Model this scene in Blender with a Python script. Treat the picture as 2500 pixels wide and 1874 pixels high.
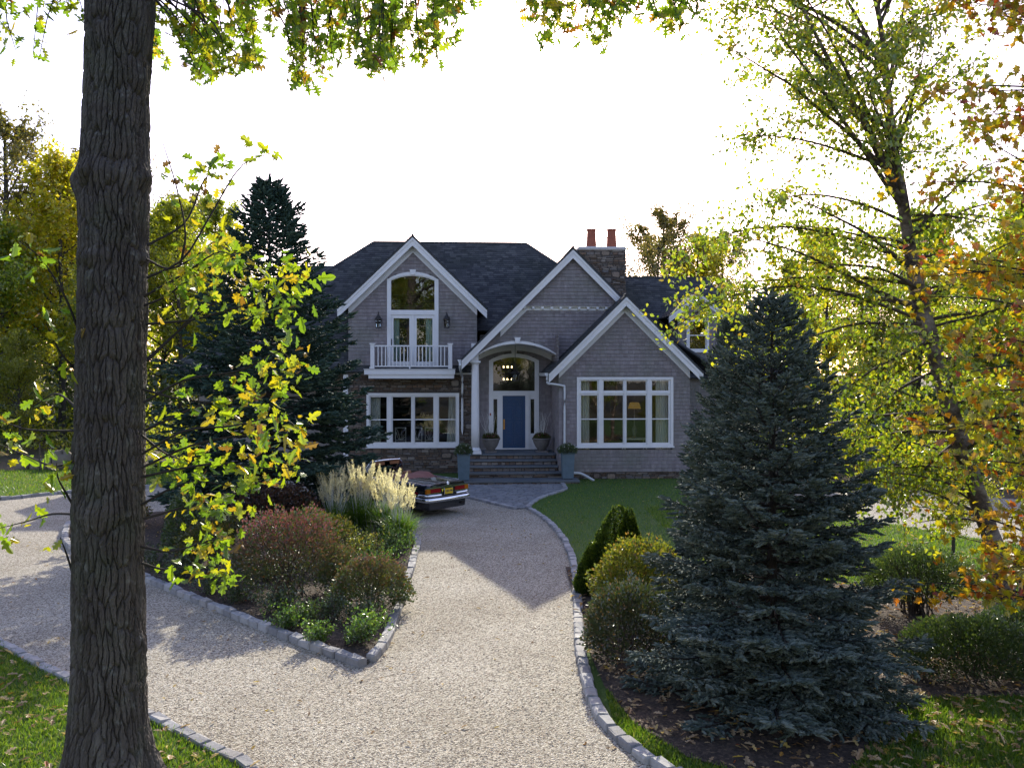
import bpy, math, random
import numpy as np
from mathutils import Vector, Matrix
RAD = math.radians
for o in list(bpy.data.objects):
    bpy.data.objects.remove(o)
sc = bpy.context.scene
COL = sc.collection

# ---------------------------------------------------------------- camera
F_PX, CX, YH, CAM_H = 2168.0, 1250.0, 910.0, 4.1      # focal length / centre / horizon in photo pixels, eye height
cam_d = bpy.data.cameras.new('camera'); cam = bpy.data.objects.new('camera', cam_d); COL.objects.link(cam)
cam.location = (0, 0, CAM_H); cam.rotation_euler = (RAD(90), 0, 0)
cam_d.sensor_width = 36; cam_d.lens = F_PX / 2500 * 36
cam_d.shift_y = -(937 - YH) / 2500
cam_d.clip_start = 0.1; cam_d.clip_end = 3000
sc.camera = cam

# ---------------------------------------------------------------- sky and sun
SUN_EL, SUN_AZ = 25.0, 6.0           # degrees; azimuth to the right of straight ahead (+Y)
w = bpy.data.worlds.new('World'); sc.world = w; w.use_nodes = True
nt = w.node_tree; nt.nodes.clear()
wo = nt.nodes.new('ShaderNodeOutputWorld'); bg = nt.nodes.new('ShaderNodeBackground')
sky = nt.nodes.new('ShaderNodeTexSky'); sky.sky_type = 'NISHITA'; sky.sun_disc = False
sky.sun_elevation = RAD(SUN_EL); sky.sun_rotation = RAD(SUN_AZ)
sky.altitude = 0; sky.air_density = 1.0; sky.dust_density = 1.2; sky.ozone_density = 1.6
bg.inputs['Strength'].default_value = 0.15
wb = nt.nodes.new('ShaderNodeMix'); wb.data_type = 'RGBA'; wb.blend_type = 'MULTIPLY'; wb.inputs[0].default_value = 1.0; wb.inputs[7].default_value = (1.20, 1.0, 1.08, 1)   # camera white balance, whole sky alike
nt.links.new(sky.outputs[0], wb.inputs[6]); nt.links.new(wb.outputs[2], bg.inputs[0]); nt.links.new(bg.outputs[0], wo.inputs[0])
sd = bpy.data.lights.new('sun', 'SUN'); sd.energy = 3.3; sd.angle = RAD(0.53); sd.color = (1.0, 0.93, 0.77)
sun = bpy.data.objects.new('sun', sd); COL.objects.link(sun)
S = Vector((math.sin(RAD(SUN_AZ)) * math.cos(RAD(SUN_EL)), math.cos(RAD(SUN_AZ)) * math.cos(RAD(SUN_EL)), math.sin(RAD(SUN_EL))))
sun.rotation_euler = (-S).to_track_quat('-Z', 'Y').to_euler(); sun.location = S * 120
vs = sc.view_settings; vs.view_transform = 'Standard'; vs.look = 'None'; vs.gamma = 1; vs.exposure = 1.1
vs.use_curve_mapping = False
sc.render.engine = 'CYCLES'
sc.cycles.max_bounces = 8; sc.cycles.transparent_max_bounces = 12
sc.cycles.sample_clamp_indirect = 6

# ---------------------------------------------------------------- pixel -> place
def G(px, py, z=0.0):
    """ground point (height z) seen at photo pixel"""
    d = (CAM_H - z) * F_PX / (py - YH)
    return ((px - CX) / F_PX * d, d)
def Q(x, y, z=0.0):
    return G(x * 1.13020, y * 1.13020, z)
def W(px, py, d):
    """point at distance d seen at photo pixel"""
    return np.array([(px - CX) / F_PX * d, d, CAM_H + (YH - py) / F_PX * d])
def WQ(x, y, d):
    return W(x * 1.1302, y * 1.1302, d)

# ---------------------------------------------------------------- mesh helpers
class Acc:
    def __init__(s): s.V = []; s.F = []; s.n = 0
    def add(s, V, *Fs):
        V = np.asarray(V, float).reshape(-1, 3); s.V.append(V)
        for f in Fs:
            f = np.asarray(f, np.int64)
            if f.ndim == 1: f = f.reshape(1, -1)
            if len(f): s.F.append(f + s.n)
        s.n += len(V); return s
    def addl(s, V, faces):
        V = np.asarray(V, float); s.V.append(V)
        by = {}
        for f in faces: by.setdefault(len(f), []).append(f)
        for k, l in by.items(): s.F.append(np.asarray(l, np.int64) + s.n)
        s.n += len(V); return s
    def mesh(s, name, smooth=False):
        me = bpy.data.meshes.new(name)
        if not s.V: return me
        V = np.concatenate(s.V)
        me.vertices.add(len(V)); me.vertices.foreach_set('co', V.astype(np.float32).ravel())
        tot = np.concatenate([np.full(len(f), f.shape[1]) for f in s.F])
        lv = np.concatenate([f.ravel() for f in s.F])
        me.loops.add(len(lv)); me.loops.foreach_set('vertex_index', lv.astype(np.int32))
        st = np.zeros(len(tot), np.int32); st[1:] = np.cumsum(tot)[:-1]
        me.polygons.add(len(tot)); me.polygons.foreach_set('loop_start', st)
        me.polygons.foreach_set('use_smooth', np.full(len(tot), smooth))
        me.update(calc_edges=True); me.validate()
        return me

def obj(name, acc, mat, parent=None, smooth=False, kind=None, loc=None, rz=0):
    me = acc if isinstance(acc, bpy.types.Mesh) else acc.mesh(name, smooth)
    if mat is not None and not len(me.materials):
        for m in (mat if isinstance(mat, (list, tuple)) else [mat]): me.materials.append(MT(m) if isinstance(m, str) else m)
    o = bpy.data.objects.new(name, me); COL.objects.link(o)
    if parent is not None: o.parent = parent
    if kind: o['kind'] = kind
    if loc is not None: o.location = loc
    if rz: o.rotation_euler.z = rz
    return o
def empty(name, loc=(0, 0, 0), rz=0, label=None, cat=None, group=None, kind=None, parent=None):
    o = bpy.data.objects.new(name, None); COL.objects.link(o); o.empty_display_size = .2
    o.location = loc; o.rotation_euler.z = rz
    if parent is not None: o.parent = parent
    return tag(o, label, cat, group, kind)
def tag(o, label=None, cat=None, group=None, kind=None):
    if label: o['label'] = label
    if cat: o['category'] = cat
    if group: o['group'] = group
    if kind: o['kind'] = kind
    return o
def copy_tree(o, parent=None):
    c = o.copy(); COL.objects.link(c)
    if parent is not None: c.parent = parent
    for ch in o.children: copy_tree(ch, c)
    return c

BOXF = np.array([[0, 3, 2, 1], [4, 5, 6, 7], [0, 1, 5, 4], [1, 2, 6, 5], [2, 3, 7, 6], [3, 0, 4, 7]])
def boxv(x0, x1, y0, y1, z0, z1):
    return np.array([[x0, y0, z0], [x1, y0, z0], [x1, y1, z0], [x0, y1, z0], [x0, y0, z1], [x1, y0, z1], [x1, y1, z1], [x0, y1, z1]], float)
def box(a, x0, x1, y0, y1, z0, z1):
    return a.add(boxv(min(x0, x1), max(x0, x1), min(y0, y1), max(y0, y1), min(z0, z1), max(z0, z1)), BOXF)
def B(*boxes):
    a = Acc()
    for b in boxes: box(a, *b)
    return a
def cbox(sx, sy, sz, c, rng=None, jit=0.0):
    """chamfered box, centred"""
    V = []; idx = {}
    h = (sx / 2, sy / 2, sz / 2)
    for ix in (-1, 1):
        for iy in (-1, 1):
            for iz in (-1, 1):
                s = (ix, iy, iz)
                for ax in range(3):
                    idx[(s, ax)] = len(V)
                    V.append([s[k] * (h[k] if k == ax else h[k] - c) for k in range(3)])
    V = np.array(V)
    if rng is not None: V += rng.normal(0, jit, V.shape)
    F = []
    for ax in range(3):
        o1, o2 = (ax + 1) % 3, (ax + 2) % 3
        for sg in (-1, 1):
            loop = []
            for (p, q) in ((-1, -1), (1, -1), (1, 1), (-1, 1)):
                s = [0, 0, 0]; s[ax] = sg; s[o1] = p; s[o2] = q; loop.append(idx[(tuple(s), ax)])
            F.append(loop if sg > 0 else loop[::-1])
    for ax in range(3):
        o1, o2 = (ax + 1) % 3, (ax + 2) % 3
        for p in (-1, 1):
            for q in (-1, 1):
                s0 = [0, 0, 0]; s1 = [0, 0, 0]; s0[ax] = -1; s1[ax] = 1
                s0[o1] = s1[o1] = p; s0[o2] = s1[o2] = q
                l = [idx[(tuple(s0), o1)], idx[(tuple(s1), o1)], idx[(tuple(s1), o2)], idx[(tuple(s0), o2)]]
                F.append(l if p * q < 0 else l[::-1])
    for ix in (-1, 1):
        for iy in (-1, 1):
            for iz in (-1, 1):
                s = (ix, iy, iz); l = [idx[(s, 0)], idx[(s, 1)], idx[(s, 2)]]
                F.append(l if ix * iy * iz > 0 else l[::-1])
    return V, F
def prism(a, poly, y0, y1):
    """polygon in x-z extruded along y"""
    n = len(poly); p = np.array(poly, float)
    V = np.zeros((2 * n, 3)); V[:n, 0] = V[n:, 0] = p[:, 0]; V[:n, 2] = V[n:, 2] = p[:, 1]; V[:n, 1] = y0; V[n:, 1] = y1
    F = [list(range(n)), list(range(2 * n - 1, n - 1, -1))]
    F += [[(i + 1) % n, i, n + i, n + (i + 1) % n] for i in range(n)]
    return a.addl(V, F)
def prism_x(a, poly, x0, x1):
    """polygon in y-z extruded along x"""
    n = len(poly); p = np.array(poly, float)
    V = np.zeros((2 * n, 3)); V[:n, 1] = V[n:, 1] = p[:, 0]; V[:n, 2] = V[n:, 2] = p[:, 1]; V[:n, 0] = x0; V[n:, 0] = x1
    F = [list(range(n))[::-1], list(range(n, 2 * n))]
    F += [[i, (i + 1) % n, n + (i + 1) % n, n + i] for i in range(n)]
    return a.addl(V, F)
def tube(a, P, Rr, n=6, cap=True):
    P = np.asarray(P, float); k = len(P)
    Rr = np.broadcast_to(np.asarray(Rr, float), (k,))
    T = np.gradient(P, axis=0); T /= np.linalg.norm(T, axis=1)[:, None] + 1e-9
    ref = np.array([0.0, 0, 1]) if abs(T[:, 2]).mean() < .8 else np.array([1.0, 0, 0])
    N = np.cross(T, ref); N /= np.linalg.norm(N, axis=1)[:, None] + 1e-9
    Bn = np.cross(T, N)
    th = np.arange(n) / n * 2 * np.pi
    V = P[:, None, :] + Rr[:, None, None] * (np.cos(th)[None, :, None] * N[:, None, :] + np.sin(th)[None, :, None] * Bn[:, None, :])
    V = V.reshape(-1, 3)
    i = np.arange(k - 1)[:, None] * n; j = np.arange(n)[None, :]; j2 = (j + 1) % n
    Fq = np.stack([i + j, i + j2, i + n + j2, i + n + j], -1).reshape(-1, 4)
    a.add(V, Fq)
    if cap and n >= 3:
        a.F.append(np.array([list(range(n))[::-1]]) + a.n - len(V))
        a.F.append(np.array([list(range(n))]) + a.n - n)
    return a
def lathe(a, prof, n=24, cx=0, cy=0):
    prof = np.asarray(prof, float); k = len(prof); th = np.arange(n) / n * 2 * np.pi
    V = np.stack([cx + prof[:, 0][:, None] * np.cos(th), cy + prof[:, 0][:, None] * np.sin(th), np.repeat(prof[:, 1][:, None], n, 1)], -1).reshape(-1, 3)
    i = np.arange(k - 1)[:, None] * n; j = np.arange(n)[None, :]; j2 = (j + 1) % n
    Fq = np.stack([i + j, i + j2, i + n + j2, i + n + j], -1).reshape(-1, 4)
    a.add(V, Fq)
    a.F.append(np.array([list(range(n))[::-1]]) + a.n - len(V)); a.F.append(np.array([list(range(n))]) + a.n - n)
    return a
def ngon(a, pts, z):
    V = np.array([(p[0], p[1], z) for p in pts]); return a.addl(V, [list(range(len(pts)))])
def norm(v): return v / (np.linalg.norm(v, axis=-1, keepdims=True) + 1e-9)
def spline(P, n):
    """Catmull-Rom resample to n points"""
    P = np.asarray(P, float); k = len(P)
    if k == 2: return P[0] + (P[1] - P[0]) * np.linspace(0, 1, n)[:, None]
    E = np.vstack([2 * P[0] - P[1], P, 2 * P[-1] - P[-2]])
    t = np.linspace(0, k - 1 - 1e-6, n); i = t.astype(int); f = (t - i)[:, None]
    p0, p1, p2, p3 = E[i], E[i + 1], E[i + 2], E[i + 3]
    return .5 * (2 * p1 + (p2 - p0) * f + (2 * p0 - 5 * p1 + 4 * p2 - p3) * f ** 2 + (3 * p1 - p0 - 3 * p2 + p3) * f ** 3)
def cloud(a, tmpl, P, D, S, rng, flat=None):
    """copies of a leaf template at P, long axis D, size S"""
    TV, TF = tmpl; TV = np.asarray(TV, float); n = len(P)
    D = norm(D)
    r = rng.normal(size=(n, 3)) if flat is None else flat + rng.normal(size=(n, 3)) * .5
    X = norm(np.cross(D, r)); Z = np.cross(X, D)
    M = np.stack([X, D, Z], -1)
    S = np.broadcast_to(np.asarray(S, float), (n,))
    V = np.einsum('nij,kj->nki', M, TV) * S[:, None, None] + np.asarray(P)[:, None, :]
    k = len(TV); off = (np.arange(n) * k)[:, None, None]
    Fs = []
    by = {}
    for f in TF: by.setdefault(len(f), []).append(f)
    for kk, l in by.items(): Fs.append((np.array(l)[None] + off).reshape(-1, kk))
    return a.add(V.reshape(-1, 3), *Fs)

# ---------------------------------------------------------------- materials
MATS = {}
def MT(n): return MATS[n]
class NB:
    def __init__(s, name):
        s.m = bpy.data.materials.new(name); s.m.use_nodes = True; s.t = s.m.node_tree; s.t.nodes.clear(); MATS[name] = s.m
        s.out = s.t.nodes.new('ShaderNodeOutputMaterial')
    def n(s, typ, **kw):
        nd = s.t.nodes.new(typ)
        for k, v in kw.items():
            if k.startswith('i_'):
                key = k[2:]; key = int(key) if key.isdigit() else key.replace('_', ' ')
                if isinstance(v, bpy.types.NodeSocket): s.t.links.new(v, nd.inputs[key])
                else: nd.inputs[key].default_value = v
            else: setattr(nd, k, v)
        return nd
    def l(s, a, b): s.t.links.new(a, b)
    def ramp(s, fac, stops, interp='LINEAR'):
        r = s.n('ShaderNodeValToRGB'); r.color_ramp.interpolation = interp
        e = r.color_ramp.elements
        while len(e) < len(stops): e.new(0.5)
        for i, (p, c) in enumerate(stops):
            e[i].position = p; e[i].color = (*c, 1) if len(c) == 3 else c
        s.l(fac, r.inputs[0]); return r.outputs[0]
    def mix(s, fac, a, b, mode='MIX'):
        m = s.n('ShaderNodeMix', data_type='RGBA', blend_type=mode)
        for v, k in ((fac, 0), (a, 6), (b, 7)):
            if isinstance(v, bpy.types.NodeSocket): s.l(v, m.inputs[k])
            else: m.inputs[k].default_value = v if k == 0 else ((*v, 1) if len(v) == 3 else v)
        return m.outputs[2]
    def math(s, op, a, b=0.0):
        m = s.n('ShaderNodeMath', operation=op)
        for i, v in enumerate((a, b)):
            if isinstance(v, bpy.types.NodeSocket): s.l(v, m.inputs[i])
            else: m.inputs[i].default_value = v
        return m.outputs[0]
    def coord(s, scale=(1, 1, 1), kind='Object'):
        tc = s.n('ShaderNodeTexCoord'); mp = s.n('ShaderNodeMapping'); s.l(tc.outputs[kind], mp.inputs[0])
        mp.inputs['Scale'].default_value = scale; return mp.outputs[0]
    def noise(s, scale, detail=4, vec=None, rough=.55, dist=0.0):
        n = s.n('ShaderNodeTexNoise'); n.inputs['Scale'].default_value = scale; n.inputs['Detail'].default_value = detail
        n.inputs['Roughness'].default_value = rough; n.inputs['Distortion'].default_value = dist
        s.l(vec if vec is not None else s.coord(), n.inputs['Vector']); return n.outputs[0]
    def vor(s, scale, vec=None, feature='F1', rnd=1.0):
        n = s.n('ShaderNodeTexVoronoi'); n.feature = feature; n.inputs['Scale'].default_value = scale
        n.inputs['Randomness'].default_value = rnd
        s.l(vec if vec is not None else s.coord(), n.inputs['Vector']); return n
    def island(s): return s.n('ShaderNodeNewGeometry').outputs['Random Per Island']
    def objrand(s): return s.n('ShaderNodeObjectInfo').outputs['Random']
    def bump(s, h, strength=.3, dist=.02):
        b = s.n('ShaderNodeBump'); b.inputs['Strength'].default_value = strength; b.inputs['Distance'].default_value = dist
        s.l(h, b.inputs['Height']); return b.outputs[0]
    def pbsdf(s, col, rough=.6, normal=None, metal=0.0, spec=.5, coat=0.0):
        p = s.n('ShaderNodeBsdfPrincipled')
        for v, k in ((col, 'Base Color'), (rough, 'Roughness'), (metal, 'Metallic'), (spec, 'Specular IOR Level'), (coat, 'Coat Weight')):
            if isinstance(v, bpy.types.NodeSocket): s.l(v, p.inputs[k])
            else: p.inputs[k].default_value = (*v, 1) if k == 'Base Color' else v
        if normal is not None: s.l(normal, p.inputs['Normal'])
        s.l(p.outputs[0], s.out.inputs[0]); return p
def plain(name, col, rough=.5, metal=0.0, var=.12, nscale=6.0, bump=0.0, bscale=60.0, spec=.5, coat=0.0, streak=None):
    b = NB(name); vec = b.coord(streak) if streak else b.coord()
    f = b.noise(nscale, 5, vec)
    c = b.ramp(f, [(.25, [x * (1 - var) for x in col]), (.75, [min(1, x * (1 + var)) for x in col])])
    nm = b.bump(b.noise(bscale, 4, vec), bump, .01) if bump else None
    b.pbsdf(c, rough, nm, metal, spec, coat); return b.m
def pieces(name, stops, rough=.75, src='island', nscale=18.0, nvar=.35, bump=.4, bscale=40.0, bdist=.01, streak=None, spec=.3, blotch=None):
    """pieces with their own colour each, plus grain"""
    b = NB(name); r = b.island() if src == 'island' else b.objrand()
    c = b.ramp(r, stops)
    vec = b.coord(streak) if streak else b.coord()
    g = b.noise(nscale, 5, vec)
    gr = b.ramp(g, [(.2, (1 - nvar,) * 3), (.8, (1 + nvar * .0,) * 3)])
    c = b.mix(1.0, c, gr, 'MULTIPLY')
    if blotch:
        bl = b.ramp(b.noise(blotch[1], 4), [(blotch[2], (0, 0, 0)), (blotch[3], (1, 1, 1))])
        c = b.mix(b.math('MULTIPLY', bl, blotch[4]), c, blotch[0])
    nm = b.bump(b.noise(bscale, 5, vec), bump, bdist)
    b.pbsdf(c, rough, nm, 0, spec); return b.m
def leafmat(name, stops, trans=.5, gloss=.08, rough=.35, objmix=None, tboost=1.35, top=None):
    b = NB(name); r = b.island()
    c = b.ramp(r, stops)
    if objmix: c = b.mix(b.math('MULTIPLY', b.objrand(), objmix[1]), c, objmix[0], objmix[2] if len(objmix) > 2 else 'MIX')
    if top:      # leaves turn on the upper side of the bush: (colour, z0, z1, amount)
        sx = b.n('ShaderNodeSeparateXYZ'); b.l(b.coord(), sx.inputs[0]); mr = b.n('ShaderNodeMapRange'); b.l(sx.outputs[2], mr.inputs[0]); mr.inputs[1].default_value = top[1]; mr.inputs[2].default_value = top[2]
        pick = b.math('GREATER_THAN', b.math('FRACT', b.math('MULTIPLY', r, 37.7)), 1 - top[3]); c = b.mix(b.math('MULTIPLY', mr.outputs[0], pick), c, top[0])
    d = b.n('ShaderNodeBsdfDiffuse', i_Color=c)
    tcol = b.mix(1.0, c, (tboost, tboost, tboost * .7), 'MULTIPLY')
    t = b.n('ShaderNodeBsdfTranslucent', i_Color=tcol)
    m = b.n('ShaderNodeMixShader', i_0=trans); b.l(d.outputs[0], m.inputs[1]); b.l(t.outputs[0], m.inputs[2])
    g = b.n('ShaderNodeBsdfGlossy'); g.inputs['Roughness'].default_value = rough; g.inputs['Color'].default_value = (1, 1, 1, 1)
    m2 = b.n('ShaderNodeMixShader', i_0=gloss); b.l(m.outputs[0], m2.inputs[1]); b.l(g.outputs[0], m2.inputs[2])
    b.l(m2.outputs[0], b.out.inputs[0]); return b.m

# surfaces of the house
pieces('cedar_shingle', [(0, (.235, .205, .205)), (.3, (.265, .235, .236)), (.65, (.285, .255, .256)), (1, (.32, .29, .288))], .85, 'island', 9, .3, .5, 30, .004, (1, 1, .12),
       blotch=((.17, .175, .145), .7, .44, .74, .75))
pieces('roof_shingle', [(0, (.048, .050, .053)), (.4, (.068, .071, .074)), (.8, (.088, .091, .092)), (1, (.12, .121, .117))], .9, 'island', 30, .3, .6, 160, .004, None, .2,
       blotch=((.030, .036, .028), .5, .45, .7, .6))
plain('white_paint', (.70, .70, .69), .45, var=.05, nscale=3, bump=.06, bscale=40)
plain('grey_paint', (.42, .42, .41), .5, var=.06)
plain('gutter_metal', (.62, .64, .64), .4, var=.05)
pieces('ledge_stone', [(0, (.12, .085, .06)), (.2, (.24, .16, .11)), (.4, (.17, .14, .12)), (.6, (.30, .235, .175)), (.8, (.205, .19, .18)), (1, (.37, .32, .26))], .85, 'object', 14, .45, .8, 22, .02)
pieces('ledge_stone_small', [(0, (.085, .062, .045)), (.2, (.17, .115, .075)), (.4, (.12, .10, .085)), (.6, (.22, .175, .13)), (.8, (.145, .135, .13)), (1, (.25, .215, .17))], .85, 'island', 14, .45, .8, 22, .02)
plain('mortar', (.075, .065, .056), .95, var=.25, nscale=14, bump=.6, bscale=60)
plain('chimney_cap', (.50, .48, .45), .9, var=.12, nscale=8, bump=.3, bscale=30)
plain('terracotta', (.30, .085, .045), .8, var=.12, nscale=5, bump=.25, bscale=40)
pieces('bluestone', [(0, (.115, .135, .15)), (.5, (.14, .158, .17)), (1, (.165, .175, .178))], .7, 'object', 7, .25, .25, 35, .01)
plain('blue_door', (.010, .055, .145), .35, var=.05, spec=.5)
plain('brass', (.55, .32, .09), .3, 1.0, var=.1)
plain('black_metal', (.035, .033, .032), .5, .3, var=.15)
plain('planter_zinc', (.105, .155, .19), .55, .1, var=.16, nscale=5, bump=.1, bscale=30)
plain('cast_stone', (.175, .16, .145), .9, var=.2, nscale=9, bump=.5, bscale=30)
plain('curtain', (.62, .62, .56), .9, var=.05)
plain('curtain_aqua', (.38, .52, .50), .9, var=.05)
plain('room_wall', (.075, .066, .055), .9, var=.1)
plain('chair_white', (.52, .50, .45), .5, var=.05)
plain('soil', (.035, .025, .018), .95, var=.4, nscale=20, bump=.7, bscale=40)
b = NB('window_glass')
fr = b.n('ShaderNodeFresnel', i_IOR=1.5); t_ = b.n('ShaderNodeBsdfTransparent'); t_.inputs[0].default_value = (.93, .95, .94, 1)
g_ = b.n('ShaderNodeBsdfGlossy'); g_.inputs['Roughness'].default_value = .008; g_.inputs[0].default_value = (.95, .97, 1, 1)
nz = b.bump(b.noise(2.2, 2), .02, .05); b.l(nz, g_.inputs['Normal'])
fac = b.math('MINIMUM', b.math('MULTIPLY', fr.outputs[0], 1.35), 1.0)
ms = b.n('ShaderNodeMixShader'); b.l(fac, ms.inputs[0]); b.l(t_.outputs[0], ms.inputs[1]); b.l(g_.outputs[0], ms.inputs[2]); b.l(ms.outputs[0], b.out.inputs[0])
def emit(name, col, st):
    b = NB(name); e = b.n('ShaderNodeEmission'); e.inputs[0].default_value = (*col, 1); e.inputs[1].default_value = st; b.l(e.outputs[0], b.out.inputs[0])
emit('lit_bulb', (1.0, .72, .34), 5.0)
emit('lit_shade', (1.0, .62, .12), .06)
# ================================================================ ground, drive, kerbs
def ground_mats():
    b = NB('forest_floor'); c = b.ramp(b.vor(9).outputs['Color'], [(0, (.03, .022, .014)), (.4, (.075, .05, .028)), (.75, (.12, .08, .042)), (1, (.055, .05, .02))])
    c = b.mix(b.ramp(b.noise(.35, 4), [(.4, (0, 0, 0)), (.65, (.6, .6, .6))]), c, (.045, .06, .018))
    b.pbsdf(c, .95, b.bump(b.noise(12, 5), .8, .06))
    b = NB('turf'); c = b.ramp(b.noise(60, 4), [(.25, (.028, .068, .006)), (.6, (.055, .125, .008)), (.85, (.085, .165, .012))])
    c = b.mix(b.ramp(b.noise(1.1, 4), [(.42, (0, 0, 0)), (.7, (.5, .5, .5))]), c, (.085, .12, .016))
    b.pbsdf(c, .95, b.bump(b.noise(90, 3), .8, .03))
    b = NB('gravel'); v = b.vor(58); rnd = b.n('ShaderNodeSeparateColor'); b.l(v.outputs['Color'], rnd.inputs[0])
    c = b.ramp(rnd.outputs[0], [(0, (.045, .036, .028)), (.16, (.10, .08, .06)), (.30, (.34, .30, .225)), (.55, (.56, .515, .40)), (.80, (.70, .655, .53)), (.95, (.86, .83, .72)), (1, (.32, .20, .11))])
    v2 = b.vor(95); rn2 = b.n('ShaderNodeSeparateColor'); b.l(v2.outputs['Color'], rn2.inputs[0])
    c = b.mix(.25, c, b.ramp(rn2.outputs[0], [(0, (.16, .13, .10)), (.6, (.40, .35, .28)), (1, (.60, .55, .47))]))
    c = b.mix(1.0, c, b.ramp(b.noise(.55, 6), [(.32, (.80, .78, .75)), (.62, (1, 1, 1))]), 'MULTIPLY')
    h = b.math('ADD', b.math('MULTIPLY', v.outputs['Distance'], -1.0), b.math('MULTIPLY', rnd.outputs[1], .6))
    b.pbsdf(c, .85, b.bump(h, .9, .02), 0, .3)
    b = NB('mulch'); v = b.vor(26, b.coord((1, 1, 1))); c = b.ramp(v.outputs['Color'], [(0, (.02, .014, .01)), (.45, (.05, .034, .023)), (.8, (.09, .062, .042)), (1, (.15, .105, .065))])
    b.pbsdf(c, .95, b.bump(b.noise(35, 5), .9, .04))
ground_mats()
pieces('kerb_granite', [(0, (.25, .25, .255)), (.35, (.35, .35, .35)), (.7, (.45, .445, .435)), (1, (.37, .35, .325))], .8, 'object', 16, .35, .6, 45, .012)
pieces('cobble', [(0, (.17, .175, .185)), (.35, (.24, .245, .25)), (.7, (.30, .30, .30)), (1, (.215, .205, .195))], .75, 'island', 16, .3, .5, 45, .01)
pieces('cobble_piece', [(0, (.17, .175, .185)), (.35, (.24, .245, .25)), (.7, (.30, .30, .30)), (1, (.215, .205, .195))], .75, 'object', 16, .3, .5, 45, .01)

RK = [Q(1140, 1098), Q(1180, 1124), Q(1213, 1160), Q(1234, 1202), Q(1243, 1250), Q(1247, 1300), Q(1250, 1360), Q(1256, 1420), Q(1269, 1480), Q(1291, 1538), Q(1334, 1592), Q(1392, 1638), Q(1432, 1658)]
RK = RK + [(2.05, 8.2), (2.6, 6.6), (3.0, 4.5)]
IKL = [Q(785, 1441), Q(700, 1410), Q(640, 1387), Q(560, 1356), Q(480, 1322), Q(400, 1290), Q(335, 1262), (-8.6, 19.0), Q(152, 1184), Q(141, 1156), Q(150, 1133)]
IKB = [(-11.3, 25.4), (-9.6, 26.3), (-7.6, 26.2), (-5.6, 25.2), (-3.9, 24.0), (-2.9, 22.9)]
IKR = [(-2.9, 22.9), Q(900, 1168), Q(893, 1210), Q(880, 1255), Q(862, 1310), Q(849, 1345), Q(838, 1378), Q(818, 1412), Q(790, 1439)]
LL = [(-22, 21.0), (-15, 18.6), (-10.5, 15.8), Q(0, 1392), Q(70, 1432), Q(160, 1476), Q(240, 1514), Q(320, 1550), Q(400, 1590), Q(470, 1628), Q(530, 1658), (-2.0, 8.0), (-1.4, 6.2), (-1.1, 4)]
FL = [(-24, 23.2), (-20, 26.6), Q(0, 1080), Q(80, 1072), Q(165, 1064), (-12.8, 31.9), (-9.6, 33.2)]
def Bc(x, y): return G(1110 + x / 6.9125, 1060 + y / 6.9125)
AP_L = [Bc(150, 1060), Bc(400, 1118), Bc(700, 1190), Bc(1040, 1272)]          # seam with the gravel
AP_R = [Bc(1230, 1250), Bc(1290, 1190), Bc(1390, 1120), Bc(1520, 1062), Bc(1700, 1005), Bc(1830, 960), Bc(1868, 930), Bc(1830, 862), Bc(1795, 822)]

g = Acc(); ngon(g, [(-900, -300), (900, -300), (900, 1800), (-900, 1800)], -0.03)
tag(obj('ground', g, 'forest_floor'), kind='structure')
RKs = spline(RK, 60); LLs = spline(LL, 60); FLs = spline(FL, 30); IKLs = spline(IKL, 60); IKBs = spline(IKB, 24); IKRs = spline(IKR, 40)
a = Acc(); lawn_far = list(FLs) + [(-8, 33.9), (-6.5, 36.2), (-9, 42), (-14, 40.5), (-19, 37.6), (-23, 36.5), (-34, 35)]
ngon(a, [tuple(p) for p in lawn_far], 0.025)
lawn_near = list(LLs) + [(-1.1, -8), (-26, -8), (-26, 19)]
ngon(a, [tuple(p) for p in lawn_near], 0.025)
lawn_right = list(RKs) + [(3.0, -8), (24, -8), (24, 14), (16, 18), (13.3, 19.6), (11.3, 22), (9.9, 24.5), (7.6, 27.2), (7.0, 30), (9, 36), (2.5, 36), (2.45, 33.2)] + list(AP_R)[::-1]
ngon(a, [tuple(p) for p in lawn_right], 0.025)
lawn_strip = [(-1.75, 29.6), (-1.55, 31.5), (-1.7, 36.4), (-6.6, 36.4), (-6.3, 34.2), (-3.6, 32.2)]
ngon(a, lawn_strip, 0.025)
tag(obj('lawn', a, 'turf'), kind='structure')
a = Acc()
drive = list(RKs[::-1]) + [AP_L[3], AP_L[2], AP_L[1], AP_L[0], (-1.75, 29.6), (-3.6, 32.2), (-6.3, 34.2), (-8, 33.9)] + list(FLs[::-1]) + list(LLs)
ngon(a, [tuple(p[:2]) for p in drive], 0.008)
tag(obj('gravel_driveway', a, 'gravel'), kind='structure')
a = Acc(); ngon(a, [(6.6, 27.6), (7.6, 27.2), (9.9, 24.5), (11.3, 22), (13.3, 19.6), (16, 18), (24, 14), (40, 10), (40, 20), (26, 23), (19, 26.5), (14.5, 30), (11.5, 33), (6.8, 33)], 0.03)
tag(obj('gravel_path', a, 'gravel'), kind='structure')
a = Acc(); island = list(IKLs) + list(IKBs) + list(IKRs); ngon(a, [tuple(p) for p in island], 0.05)
bed_r = [(1.12, 18.6), (3.2, 19.2), (5.6, 17.5), (8.2, 16.1), (9.6, 13.5), (9.3, 11.7), (6.6, 11.2), (5.2, 11.1), (4.5, 10.9), (4.1, 10.0), (3.4, 9.0), (2.5, 8.9), (1.85, 9.4), (1.42, 10.3), (1.2, 11.5), (1.14, 12.6), (1.12, 15)]
ngon(a, bed_r, 0.045)
tag(obj('garden_bed', a, 'mulch'), kind='structure')

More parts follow.
